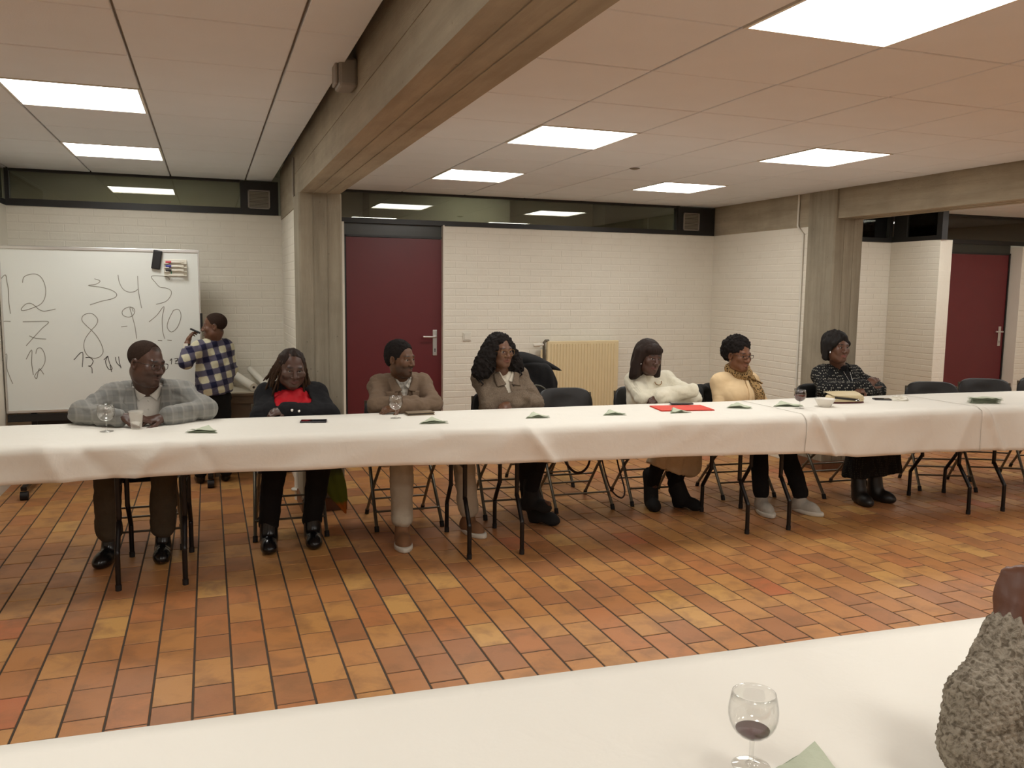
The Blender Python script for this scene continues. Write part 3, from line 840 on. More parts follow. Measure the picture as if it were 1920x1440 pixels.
# the near table -----------------------------------------------------
nt = empty('folding_table', (.7, 1.13, 0), -.05); tag(nt, 'near table in the foreground under white paper', 'table')
MB().bbox(-1.9, 1.9, -.345, .345, TZ-.040, TZ-.012, .006).build('tabletop', M_TOPW, nt)
for sx in (-1.75, 1.75):
    for s in (-1, 1): MB().tube(smooth_path(table_leg(s, sx), 3), .0135, 10).build('leg', M_BLACKM, nt)
def near_fn(u, v):
    x = -1.95+3.9*u; hw = .36; back = .16; s = v*(2*back+2*hw)
    if s < back: yy, zz = hw+.004, TZ-(back-s)
    elif s < back+2*hw: yy, zz = hw-(s-back), TZ+.0012*_n1(x*5, s*8)
    else: yy, zz = -hw-.004, TZ-(s-back-2*hw)
    yy += .02 if s < back+.001 else 0
    p = Vector((x, yy, zz+.001)); q = Matrix.Rotation(-.05, 3, 'Z') @ p
    return Vector((q.x+.7, q.y+1.13, q.z))
nc = MB().grid(near_fn, 90, 40).build('paper_tablecloth', M_PAPER); tag(nc, 'white paper cloth on the near foreground table', 'tablecloth', 'white paper tablecloths')

# ------------------------------------------------------------------ folding chairs
def make_chair():
    t = empty('folding_chair')
    # faces -y ; seat centre at origin
    W = .205
    for s in (-1, 1):
        lg = MB().tube(smooth_path([(s*W, .235, .80), (s*W, .215, .62), (s*W, .14, .44), (s*(W+.006), -.03, .22), (s*(W+.012), -.20, .018)], 4), .0115, 8).build('leg', M_GREYM, t)
        MB().tube([(s*(W+.0115), -.188, .034), (s*(W+.0125), -.203, 0)], .0155, 8).build('foot_cap', M_RUBBER, lg)
        lg = MB().tube([(s*(W-.022), -.15, .425), (s*(W-.018), .02, .28), (s*(W-.006), .27, .018)], .0105, 8).build('leg', M_GREYM, t)
        MB().tube([(s*(W-.007), .255, .034), (s*(W-.006), .272, 0)], .0145, 8).build('foot_cap', M_RUBBER, lg)
    MB().tube([(-W-.01, -.13, .115), (W+.01, -.13, .115)], .007, 8).build('crossbar', M_GREYM, t)
    MB().tube([(-W+.008, .18, .125), (W-.008, .18, .125)], .007, 8).build('crossbar', M_GREYM, t)
    MB().tube([(-W+.01, .12, .20), (W-.01, .12, .20)], .007, 8).build('crossbar', M_GREYM, t)
    # seat
    def seat(u, v):
        a = (u-.5)*2; b = (v-.5)*2
        r = .19; n = 4.5
        k = max(abs(a), abs(b))
        if k > 1e-6:
            q = (abs(a/k)**n+abs(b/k)**n)**(-1/n)
        else: q = 1
        x, y = a*q*.215, b*q*.205
        return Vector((x, y-.01, .45+.012*(1-k**6)-.010*(1-(x/.21)**2)*(1-(y/.2)**2)-(0.018 if k > .995 else 0)))
    MB().grid(seat, 17, 17).box(-.19, .19, -.19, .17, .425, .44).build('seat', M_BLACKP, t)
    # backrest: rounded top, curved
    pts = []
    hw, z0, z1 = .222, .60, .835
    N = 22
    outline = []
    for i in range(N+1):
        a = math.pi*i/N
        cx = -math.cos(a); sz = math.sin(a)
        outline.append((hw*math.copysign(abs(cx)**.42, cx), z0+.07+(z1-z0-.07)*sz**.62))
    bot = [(hw*.96, z0+.02), (hw*.86, z0), (-hw*.86, z0), (-hw*.96, z0+.02)]
    poly = outline+bot
    bm = bmesh.new()
    def yb(x, z): return .205+.035*(1-(x/hw)**2)+(z-z0)*.10
    c = []
    for off in (-.011, .011):
        inner = [bm.verts.new((x*.93, yb(x, z)+off*1.25, z0+.11+(z-z0-.11)*.93)) for x, z in poly]
        outer = [bm.verts.new((x, yb(x, z)+off*.55, z)) for x, z in poly]
        ctr = bm.verts.new((0, yb(0, z0+.11)+off*1.25, z0+.11))
        n = len(poly)
        mid = [bm.verts.new((x*.5, yb(x*.5, z)+off*1.3, z0+.11+(z-z0-.11)*.5)) for x, z in poly]
        for i in range(n):
            j = (i+1) % n
            bm.faces.new((outer[i], outer[j], inner[j], inner[i])); bm.faces.new((inner[i], inner[j], mid[j], mid[i])); bm.faces.new((mid[i], mid[j], ctr))
        c.append(outer)
    n = len(poly)
    for i in range(n):
        j = (i+1) % n
        bm.faces.new((c[0][i], c[1][i], c[1][j], c[0][j]))
    mb = MB(); mb.frombm(bm, None, True); mb.build('backrest', M_BLACKP, t)
    return t
CHAIRS = [ # x, y, heading, label
 (-.40, 5.43, 0, 'folding chair under the man in the grey blazer'),
 (.455, 5.45, .03, 'folding chair under the woman in the red top'),
 (1.20, 5.44, 0, 'folding chair under the man in the brown jacket'),
 (1.965, 5.48, .06, 'folding chair under the woman with voluminous curly hair'),
 (2.49, 5.50, .03, 'empty black folding chair between the curly haired woman and the white sweater'),
 (3.11, 5.50, .10, 'folding chair under the woman in the white sweater'),
 (3.86, 5.46, .10, 'folding chair under the woman with the leopard scarf'),
 (4.62, 5.27, .05, 'folding chair under the woman in the black patterned cardigan'),
 (5.60, 5.16, .42, 'empty black folding chair right of the black patterned cardigan'),
 (6.28, 5.26, .50, 'empty black folding chair behind the stack of napkins'),
 (6.95, 5.22, .45, 'empty folding chair cut off at the right edge'),
 (2.50, 6.22, .05, 'folding chair behind the row draped with a black coat')]
base = make_chair()
for i, (x, y, a, lab) in enumerate(CHAIRS):
    o = base if i == 0 else copy_tree(base)
    o.location = (x, y, 0); o.rotation_euler = (0, 0, -a)
    tag(o, lab, 'chair', 'black folding chairs along the far table')

# ------------------------------------------------------------------ things on the tables
def wine_glass(p, label, s=1.0, wine=0.0, lean=None):
    o = empty('wine_glass', p); tag(o, label, 'glass', 'wine glasses on the tables')
    H = .128*s; b0 = .049*s
    bowl = [(.0045*s, b0-.002*s)]+[(.0405*s*r, b0+(H-b0)*a) for a, r in ((0, .12), (.03, .34), (.08, .54), (.15, .70), (.24, .83), (.35, .93), (.48, .99), (.60, 1.0), (.72, .98), (.86, .93), (1, .87))]
    th = .0011*s
    inner = [(max(r-th, .0005), z+th*.6) for r, z in reversed(bowl[1:])]
    mb = MB().lathe(bowl+[(bowl[-1][0]-th/2, H+.0004)]+inner, 40)
    mb.build('bowl', M_GLASS, o)
    MB().lathe([(.0048*s, b0), (.0036*s, b0-.012*s), (.0035*s, .016*s), (.0055*s, .006*s), (.012*s, .0035*s)], 20).build('stem', M_GLASS, o)
    MB().lathe([(.0005, .0042*s), (.012*s, .0036*s), (.030*s, .0016*s), (.0315*s, .0006), (.030*s, 0), (.0005, 0)], 40).build('foot', M_GLASS, o)
    if wine > 0:
        zz = b0+(H-b0)*wine
        pr = [(max(r-th*1.5, .0006), z+th) for r, z in bowl if z < zz]
        rtop = pr[-1][0]
        MB().lathe([(.0006, pr[0][1])]+pr+[(rtop+.001*s, zz), (.0006, zz)], 36).build('wine', M_WINE, o)
    return o
TT = TZ+.0022
wine_glass(on(200, 809, TT), 'empty wine glass in front of the man in the grey blazer', 1.12)
wine_glass(on(742, 784, TT), 'nearly empty wine glass in front of the man in the brown jacket', 1.05)
wine_glass(on(1499, 766, TT), 'wine glass with red wine beside the small white bowl', 1.0, .55)
wine_glass(on(1408, 1436, TT+.001), 'foreground wine glass with a little red wine', 1.0, .20)
c_ = empty('plastic_cup', on(256, 804, TT)); tag(c_, 'empty translucent plastic cup in front of the man in the grey blazer', 'cup')
MB().lathe([(.0005, .002), (.0275, .002), (.037, .092), (.0385, .094), (.0385, .099), (.0365, .099), (.0265, .004), (.0005, .004)], 32).build('cup_body', M_CUP, c_)
MB().lathe([(.0375, .094), (.0400, .0955), (.0400, .0985), (.0372, .1)], 32).build('rim', M_CUP, c_)

def napkin(p, rz, size, label, layers=3, tri=True):
    o = empty('paper_napkin', p, rz); tag(o, label, 'napkin', 'folded sage green napkins')
    for k in range(layers):
        z = .0008+k*.0034; j = .006*k
        if tri: poly = [(-size+j, -.55*size), (size-j*.4, -.65*size+j*.3), (-.05*size+j, 1.05*size-j)]
        else: poly = [(-size, -.35*size), (size, -.35*size+j), (size-j, .35*size), (-size+j, .35*size)]
        mb = MB(); n = 10
        bm = bmesh.new()
        vs = [bm.verts.new((a, b, 0)) for a, b in poly]; bm.faces.new(vs)
        bmesh.ops.subdivide_edges(bm, edges=bm.edges[:], cuts=5, use_grid_fill=True)
        for v in bm.verts:
            v.co.z = z+.012*max(0, _n1(v.co.x*22+k*3, v.co.y*22+rz*4)+.2)*(.4+.6*k)+(.0052*k*max(0, 1-abs(v.co.x)/size)*max(0, .6+v.co.y/size) if tri else .002*k)
        r = bmesh.ops.extrude_face_region(bm, geom=bm.faces[:])
        for e in r['geom']:
            if isinstance(e, bmesh.types.BMVert): e.co.z += .0013
        mb.frombm(bm, None, False)
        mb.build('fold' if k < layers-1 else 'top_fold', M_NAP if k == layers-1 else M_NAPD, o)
    return o
napkin(on(382, 809, TT), -.25, .085, 'pale napkin triangle on the paper right of the plastic cup')
napkin(on(811, 792, TT), -.1, .085, 'folded napkin below the brown phone wallet')
napkin(on(1004, 782, TT), -.05, .078, 'folded napkin in front of the woman with voluminous curly hair')
napkin(on(1148, 777, TT), -.1, .078, 'folded napkin in front of the empty centre chair')
napkin(on(1270, 773, TT), .0, .075, 'folded napkin partly under the red folder')
napkin(on(1384, 764, TT), -.45, .085, 'opened pale napkin left of the leopard scarf', 3)
napkin(on(1472, 761, TT), -.3, .105, 'long folded napkin beside the small white bowl')
for k in range(5):
    napkin(on(1845, 757, TT)+Vector((rng.uniform(-.01, .01), rng.uniform(-.008, .008), .009*k)), -.35+rng.uniform(-.08, .08), .105, ('lowest', 'second lowest', 'middle', 'second highest', 'topmost')[k]+' green napkin in the stack on the right end table', 2, False)
napkin(on(1525, 1402, TT+.001)-Vector((.064, .077, 0)), -.69, .088, 'pale green napkin corner beside the foreground glass', 2)
# phones, folder, wallet, bowl, purse, tissue
M_SCREEN = plain('phone_glass', srgb(18, 18, 20), .08, var=.02)
M_PHONEB = plain('phone_body', srgb(60, 58, 62), .35, .4)
def phone(p, rz, label, w=.037, l=.075, th=.009, case=None):
    o = empty('phone', p, rz); tag(o, label, 'phone')
    MB().bbox(-l, l, -w, w, 0, th, .003).build('body', case or M_PHONEB, o)
    MB().bbox(-l+.004, l-.004, -w+.003, w-.003, th-.001, th+.0006, .0005).build('screen', M_SCREEN, o)
    MB().bbox(l-.028, l-.010, w-.026, w-.008, -.0, .0012, .0004).build('camera_bump', M_BLACKP, o)
    return o
phone(on(588, 791, TT), -.2, 'black smartphone lying in front of the woman in the red top')
M_RED = plain('red_card', srgb(226, 66, 46), .55, var=.04)
fo = empty('document_folder', on(1278, 766, TT), -.16); tag(fo, 'bright red document folder in front of the white sweater', 'folder')
MB().bbox(-.185, .185, -.115, .115, 0, .003, .001).build('back_cover', M_RED, fo)
MB().box(-.178, .182, -.108, .108, .003, .0048).build('papers', M_WHITEP, fo)
MB().bbox(-.185, .183, -.115, .113, .0048, .0072, .001).build('front_cover', M_RED, fo)
phone(on(1277, 759, TT)+Vector((0, 0, .0075)), -.35, 'dark smartphone resting on the red folder', .039, .078)
M_LEATHER = plain('worn_brown_leather', srgb(122, 104, 80), .6, var=.25, nscale=30)
wa = empty('phone_wallet', on(787, 777, TT), .03); tag(wa, 'brown leather phone wallet beside the second wine glass', 'wallet')
MB().bbox(-.085, .085, -.042, .042, 0, .006, .002).build('back_flap', M_LEATHER, wa)
MB().bbox(-.081, .081, -.038, .038, .006, .012, .002).build('phone_inside', M_BLACKP, wa)
MB().bbox(-.085, .085, -.042, .042, .012, .018, .002).build('front_flap', M_LEATHER, wa)
bo = empty('small_bowl', on(1546, 763, TT)); tag(bo, 'small white round bowl on the far table', 'bowl')
MB().lathe([(.0005, 0), (.036, 0), (.040, .004), (.066, .050), (.069, .058), (.066, .059), (.060, .048), (.036, .010), (.0005, .008)], 36).build('bowl_body', plain('white_ceramic', srgb(228, 222, 212), .2, var=.02), bo)
M_CREAM = plain('cream_leather', srgb(206, 188, 150), .5, var=.1)
M_MAROON = plain('maroon_leather', srgb(80, 30, 30), .45, var=.1)
pu = empty('clutch_purse', on(1583, 755, TT), -.12); tag(pu, 'cream flap purse with dark trim in front of the patterned cardigan', 'purse')
def purse_fn(zb, zt_, sx, sy):
    def fn(u, v):
        a = 2*math.pi*u; n = 3.2
        ca, sa = math.cos(a), math.sin(a)
        k = (abs(ca)**n+abs(sa)**n)**(-1/n)
        b = v
        sh = 1-.10*max(0, b-.6)/.4 if b < 1 else .0
        return Vector((ca*k*sx*sh, sa*k*sy*sh, zb+(zt_-zb)*min(1, b*1.02)))
    return fn
MB().grid(purse_fn(0, .014, .142, .062), 40, 6).build('base', M_MAROON, pu)
MB().grid(purse_fn(.014, .062, .140, .060), 40, 10).build('purse_body', M_CREAM, pu)
MB().grid(lambda u, v: Vector(((u-.5)*.27*(1-.1*abs(v-.5)), -.066+.125*v+.03*abs(u-.5), .078-.045*(1-v)**2*(.3+.7*u)-.01*abs(u-.5))), 20, 12).build('flap', M_CREAM, pu)
MB().grid(lambda u, v: Vector(((u-.62)*.20, -.068+.002*v, .040+.014*v-.022*u)), 14, 3).build('dark_trim', M_BLACKP, pu)
MB().tube([(.045, -.066, .02), (.06, -.069, .034), (.075, -.066, .022)], .004, 8).build('clasp', M_CHROME, pu)
phone(on(1659, 750, TT), -.45, 'dark phone lying right of the cream purse', .04, .08, .010)
ti = empty('crumpled_tissue', on(1687, 751, TT)); tag(ti, 'crumpled white tissue by the empty chair', 'tissue')
def tis(u, v):
    a = 2*math.pi*u; b = math.pi*v*.5
    r = .055*(1+.45*_n1(u*7, v*5)+.3*_n2(u*13, v*9)); r = r if u < 1 else .055*(1+.45*_n1(0, v*5)+.3*_n2(0, v*9))
    return Vector((1.3*r*math.cos(a)*math.cos(b), r*math.sin(a)*math.cos(b), .6*r*math.sin(b)+.001))
MB().grid(tis, 36, 14, False).build('tissue_paper', M_WHITEP, ti)

# ------------------------------------------------------------------ coats and bags on chairs
M_COAT = plain('black_wool', srgb(17, 16, 17), .9, var=.2, nscale=40, bscale=60, bstr=.4)
M_BAG = plain('grey_leather', srgb(82, 80, 68), .5, var=.2)
def draped(name, c, sx, sy, h, mat, label, seed, rz=0, lip=.03):
    n = vnoise(seed)
    o = empty(name, c, rz); tag(o, label, 'coat')
    def fn(u, v):
        # folded over a chair back: front hang, top, rear hang
        x = (u-.5)*2*sx*(1+.12*n(v*5, 2))
        s = v*2-1
        if abs(s) < .25: yy = s/.25*sy; zz = h-.02*(s/.25)**2+.012*n(u*5, 7)
        else:
            k = (abs(s)-.25)/.75; yy = math.copysign(sy*(1+.35*k), s); zz = h-.02-k*(h*.9 if s > 0 else h*.42+.06*n(u*3, 3)+lip*u)
        yy += .05*n(u*5, v*4)+.020*n(u*13+3, v*7)
        zz += .03*n(u*4+1, 3)-.16*abs(2*u-1)**3.5*(.6+.4*u)
        return Vector((x, yy, zz))
    mb = MB().grid(fn, 40, 40)
    ob = mb.build('draped_cloth', mat, o)
    m = ob.modifiers.new('thickness', 'SOLIDIFY'); m.thickness = .022; m.offset = 0
    m = ob.modifiers.new('smooth', 'SUBSURF'); m.levels = 1; m.render_levels = 1
    return o
cc = draped('draped_coat', (2.47, 6.40, .45), .235, .075, .53, M_COAT, 'black coat hung over the chair behind the curly haired woman', 5, -.15)
def sl(u, v):   # collar roll on top of the coat
    a = 2*math.pi*v; x = -.25+.52*u
    r = (.055+.02*math.sin(3*u+1))*math.sin(math.pi*min(1, max(.03, u))**.8)**.5
    return Vector((x, -.01+r*math.cos(a)*1.1, .555-.10*u**2.2+.9*r*math.sin(a)+.01*_n1(u*8, v*4)))
MB().grid(sl, 30, 16).build('bunched_collar', M_COAT, cc)
draped('draped_coat', (3.70, 5.72, .42), .17, .06, .41, M_COAT, 'black coat hung over the chair under the leopard scarf woman', 9, .1)
hb = empty('handbag', (2.37, 6.02, .39)); tag(hb, 'grey leather handbag with metal clasp standing behind the empty chair', 'handbag')
def bagf(u, v):
    a = 2*math.pi*u; ca, sa = math.cos(a), math.sin(a); n = 3.0
    k = (abs(ca)**n+abs(sa)**n)**(-1/n)
    t = 1-.35*v
    cl = 1 if 0 < v < 1 else 0
    return Vector((ca*k*.16*(1-.15*v)*cl, sa*k*.07*t*cl, .34*v))
MB().grid(bagf, 40, 14).build('bag_body', M_BAG, hb)
MB().tube(smooth_path([(-.10, -.03, .30), (-.08, -.03, .40), (0, -.03, .44), (.08, -.03, .40), (.10, -.03, .30)]), .008, 8).build('handle', M_BAG, hb)
MB().bbox(.04, .075, -.065, -.055, .25, .275, .003).build('clasp', M_CHROME, hb)
# hanging straps under the empty chair, green orange scarf end
M_STRAP = plain('dark_strap', srgb(48, 30, 28), .6)
def hang(pts, r, name, label, cat, mat, flat=1):
    o = MB().tube(smooth_path(pts), r, 8, flat=flat).build(name, mat); tag(o, label, cat); return o
hang([(2.36, 5.45, .44), (2.38, 5.42, .34), (2.44, 5.41, .27), (2.50, 5.41, .26), (2.56, 5.42, .31), (2.60, 5.45, .44)], .009, 'bag_strap', 'dark bag strap looped under the empty centre chair', 'strap', M_STRAP, .4)
hang([(2.62, 5.36, .44), (2.64, 5.33, .30), (2.70, 5.33, .14), (2.80, 5.36, .06), (2.86, 5.42, .10), (2.84, 5.48, .25), (2.80, 5.5, .44)], .006, 'bag_strap', 'thin dark strap hanging to the floor beside the empty centre chair', 'strap', M_STRAP)
def m_scarf2():
    t = NT('green_orange_fabric'); v = t.coord('Position')
    z = t.n('ShaderNodeSeparateXYZ'); t.l(v, z.inputs[0])
    f = t.math('ADD', z.outputs[2], t.math('MULTIPLY', t.noise(12, 3, v), .06))
    c = t.ramp(f, [(0, srgb(196, 110, 40)), (.17, srgb(196, 110, 40)), (.20, srgb(112, 122, 40)), (.36, srgb(104, 112, 44)), (.42, srgb(50, 44, 32)), (1, srgb(50, 44, 32))])
    return t.bsdf(c, .85, 0, .2)
sc_ = empty('hanging_shawl', (.70, 5.50, 0)); tag(sc_, 'green and orange shawl hanging from the chair of the woman in the red top', 'shawl')
def shf(u, v):
    z = .46-.385*v
    w = (.045+.03*math.sin(math.pi*min(1, v*1.25)))*(1-max(0, v-.75)/.25*.9)
    a = 2*math.pi*u
    return Vector((.02+.10*v**1.6+w*math.cos(a), -.02+.5*w*math.sin(a)+.004*math.sin(6*a), z))
MB().grid(shf, 28, 24).build('shawl_cloth', m_scarf2(), sc_)
# skirt bag (brown pouch) hanging between chairs
for (x, y, lab) in ((2.84, 5.42, 'small brown pouch hanging at the chair of the white sweater'), (6.4, 4.95, 'small brown pouch hanging at the far right chair')):
    po = empty('hanging_pouch', (x, y, .33)); tag(po, lab, 'pouch')
    MB().lathe([(.0005, 0), (.045, .008), (.06, .04), (.062, .10), (.05, .13), (.0005, .135)], 24, (0, 0, 0)).build('pouch_body', M_LEATHER, po)
    MB().tube([(-.04, 0, .12), (-.03, 0, .20), (.03, 0, .20), (.04, 0, .12)], .005, 6).build('pouch_strap', M_STRAP, po)

# ================================================================== people
# Each body is one continuous surface grown from blended solids on a grid; clothes, hair and shoes are its parts.
def V3(*a): return np.array(a, float)
class Vox:
    def __init__(s, lo, hi, h, fine=()):
        s.ax = []
        for k in range(3):
            x = lo[k]; out = [x]
            while x < hi[k]:
                st = h
                for (c, r, hf) in fine:
                    d = abs(x-c[k])
                    if d < r[k]: st = min(st, hf)
                    elif d < r[k]+.05: st = min(st, hf+(h-hf)*(d-r[k])/.05)
                x += st; out.append(x)
            s.ax.append(np.array(out, np.float32))
        s.d = np.full([len(a) for a in s.ax], .5, np.float32)
    def blk(s, lo, hi):
        sl = []
        for k in range(3):
            i0 = max(0, int(np.searchsorted(s.ax[k], lo[k]))-1); i1 = min(len(s.ax[k]), int(np.searchsorted(s.ax[k], hi[k]))+1)
            if i1 <= i0: return None
            sl.append(slice(i0, i1))
        return tuple(sl)
    def grids(s, sl):
        return (s.ax[0][sl[0]][:, None, None], s.ax[1][sl[1]][None, :, None], s.ax[2][sl[2]][None, None, :])
    def put(s, fn, lo, hi, k, mode='add'):
        m = max(k, .012)*1.3+.012
        sl = s.blk([a-m for a in lo], [a+m for a in hi])
        if sl is None: return
        q = fn(*s.grids(sl)).astype(np.float32)
        d = s.d[sl]
        if mode == 'add':
            if k > 1e-6:
                h = np.maximum(k-np.abs(d-q), 0)/k
                s.d[sl] = np.minimum(d, q)-h*h*k*.25
            else: s.d[sl] = np.minimum(d, q)
        elif mode == 'cut':
            q = -q
            if k > 1e-6:
                h = np.maximum(k-np.abs(d-q), 0)/k
                s.d[sl] = np.maximum(d, q)+h*h*k*.25
            else: s.d[sl] = np.maximum(d, q)
    def cap(s, a, b, ra, rb, k=.02, mode='add'):
        a = np.asarray(a, float); b = np.asarray(b, float); ab = b-a; L2 = float(ab @ ab)+1e-9; R = max(ra, rb)
        def fn(X, Y, Z):
            x, y, z = X-a[0], Y-a[1], Z-a[2]
            t = np.clip((x*ab[0]+y*ab[1]+z*ab[2])/L2, 0, 1)
            return np.sqrt((x-t*ab[0])**2+(y-t*ab[1])**2+(z-t*ab[2])**2)-(ra+(rb-ra)*t)
        s.put(fn, np.minimum(a, b)-R, np.maximum(a, b)+R, k, mode)
    def ell(s, c, r, R=None, k=.02, mode='add'):
        c = np.asarray(c, float); r = np.asarray(r, float); m = float(r.max()) if R is not None else 0
        R_ = np.eye(3) if R is None else np.asarray(R)      # rows: local axes
        def fn(X, Y, Z):
            x, y, z = X-c[0], Y-c[1], Z-c[2]
            if R is None: u = [x/r[0], y/r[1], z/r[2]]
            else: u = [(x*R_[i, 0]+y*R_[i, 1]+z*R_[i, 2])/r[i] for i in range(3)]
            k0 = np.sqrt(u[0]**2+u[1]**2+u[2]**2)
            k1 = np.sqrt((u[0]/r[0])**2+(u[1]/r[1])**2+(u[2]/r[2])**2)
            return k0*(k0-1)/np.maximum(k1, 1e-6)
        e = np.full(3, m) if R is not None else r
        s.put(fn, c-e, c+e, k, mode)
    def plane(s, p, n, k=.004):            # keep the side the normal points away from
        p = np.asarray(p, float); n = np.asarray(n, float); n = n/np.linalg.norm(n)
        X, Y, Z = s.ax[0][:, None, None], s.ax[1][None, :, None], s.ax[2][None, None, :]
        q = ((X-p[0])*n[0]+(Y-p[1])*n[1]+(Z-p[2])*n[2]).astype(np.float32)
        s.d = np.maximum(s.d, q)
    def fun(s, fn, mode='cut'):
        X, Y, Z = s.ax[0][:, None, None], s.ax[1][None, :, None], s.ax[2][None, None, :]
        q = fn(X, Y, Z).astype(np.float32)
        s.d = np.maximum(s.d, -q) if mode == 'cut' else np.minimum(s.d, q)
    def surf(s):
        d = s.d; d[0] = d[-1] = .1; d[:, 0] = d[:, -1] = .1; d[:, :, 0] = d[:, :, -1] = .1
        sg = d < 0
        c = np.zeros([n-1 for n in d.shape], np.uint8)
        for i in (0, 1):
            for j in (0, 1):
                for k in (0, 1):
                    c += sg[i:d.shape[0]-1+i, j:d.shape[1]-1+j, k:d.shape[2]-1+k]
        I, J, K = np.nonzero((c > 0) & (c < 8))
        idx = np.full(c.shape, -1, np.int32); idx[I, J, K] = np.arange(len(I))
        cv = np.stack([d[I+a, J+b, K+e] for a in (0, 1) for b in (0, 1) for e in (0, 1)], 1)
        co = np.array([(a, b, e) for a in (0, 1) for b in (0, 1) for e in (0, 1)], np.float32)
        acc = np.zeros((len(I), 3), np.float32); cnt = np.zeros(len(I), np.float32)
        for p in range(8):
            for q in range(p+1, 8):
                if np.abs(co[p]-co[q]).sum() != 1: continue
                a, b = cv[:, p], cv[:, q]; m = (a < 0) != (b < 0)
                t = np.where(m, a/np.where(m, a-b, 1), 0)
                acc += np.where(m[:, None], co[p]+t[:, None]*(co[q]-co[p]), 0); cnt += m
        f = acc/cnt[:, None]
        v = np.stack([s.ax[k][ix]+f[:, k]*(s.ax[k][ix+1]-s.ax[k][ix]) for k, ix in enumerate((I, J, K))], 1)
        quads = []
        for axis in range(3):
            lo = [slice(1, -1)]*3; hi = [slice(1, -1)]*3
            lo[axis] = slice(0, -1); hi[axis] = slice(1, None)
            A, B = sg[tuple(lo)], sg[tuple(hi)]
            e = np.argwhere(A != B)
            if not len(e): continue
            inside_lo = A[tuple(e.T)]
            off = np.ones(3, int); off[axis] = 0
            e = e+off
            u, w = [(1, 2), (2, 0), (0, 1)][axis]
            def cell(du, dw):
                q = e.copy(); q[:, u] += du; q[:, w] += dw
                return idx[q[:, 0], q[:, 1], q[:, 2]]
            qd = np.stack([cell(-1, -1), cell(0, -1), cell(0, 0), cell(-1, 0)], 1)
            qd[~inside_lo] = qd[~inside_lo][:, ::-1]
            quads.append(qd)
        q = np.concatenate(quads); q = q[(q >= 0).all(1)]
        return v.astype(np.float64), q
_RT = np.random.RandomState(11).rand(32, 32, 32).astype(np.float32)
def noise3(p, f, seed=0):
    q = p*f+seed*7.31; i = np.floor(q).astype(int); t = q-i; t = t*t*(3-2*t)
    out = 0
    for a in (0, 1):
        for b in (0, 1):
            for c in (0, 1):
                w = (t[:, 0] if a else 1-t[:, 0])*(t[:, 1] if b else 1-t[:, 1])*(t[:, 2] if c else 1-t[:, 2])
                out = out+w*_RT[(i[:, 0]+a) % 32, (i[:, 1]+b) % 32, (i[:, 2]+c) % 32]
    return out-.5
def vnormals(v, q):
    n = np.cross(v[q[:, 2]]-v[q[:, 0]], v[q[:, 3]]-v[q[:, 1]])
    out = np.zeros_like(v)
    for k in range(4): np.add.at(out, q[:, k], n)
    return out/np.maximum(np.linalg.norm(out, axis=1), 1e-12)[:, None]
def relax(v, q, it=1, lam=.5):
    for _ in range(it):
        acc = np.zeros_like(v); c = np.zeros(len(v))
        for a, b in ((0, 1), (1, 2), (2, 3), (3, 0)):
            np.add.at(acc, q[:, a], v[q[:, b]]); np.add.at(acc, q[:, b], v[q[:, a]])
            np.add.at(c, q[:, a], 1); np.add.at(c, q[:, b], 1)
        v = v+(acc/np.maximum(c, 1)[:, None]-v)*lam
    return v
def npmesh(name, v, q, mat, parent=None, col=None, origin=None):
    o_ = np.zeros(3) if origin is None else np.asarray(origin, float)
    me = bpy.data.meshes.new(name)
    me.vertices.add(len(v)); me.vertices.foreach_set('co', (v-o_).astype(np.float32).ravel())
    me.loops.add(len(q)*4); me.loops.foreach_set('vertex_index', q.astype(np.int32).ravel())
    me.polygons.add(len(q)); me.polygons.foreach_set('loop_start', np.arange(0, len(q)*4, 4, dtype=np.int32))
    me.polygons.foreach_set('use_smooth', np.ones(len(q), bool))
    me.update(calc_edges=True); me.validate()
    if col is not None:
        at_ = me.color_attributes.new('Col', 'FLOAT_COLOR', 'POINT')
        at_.data.foreach_set('color', np.concatenate([col, np.ones((len(col), 1))], 1).astype(np.float32).ravel())
    me.materials.append(mat)
    o = bpy.data.objects.new(name, me); COL.objects.link(o)
    if parent is not None: o.parent = parent
    else: o.location = o_
    return o
def wrinkle(v, q, amp, freq, seed, stretch=(1, 1, 1)):
    n = vnormals(v, q); p = v*np.array(stretch)
    d = (noise3(p, freq, seed)+.5*noise3(p, freq*2.1, seed+1))
    r = np.clip(1-np.abs(noise3(p, freq*.9, seed+3))*5, 0, 1)      # ridged folds
    r2 = np.clip(1-np.abs(noise3(p*np.array((1, 1, 1.7)), freq*1.7, seed+6))*6, 0, 1)
    return v+n*(d*amp-(r-.25)*amp*1.1-(r2-.2)*amp*.6)[:, None]

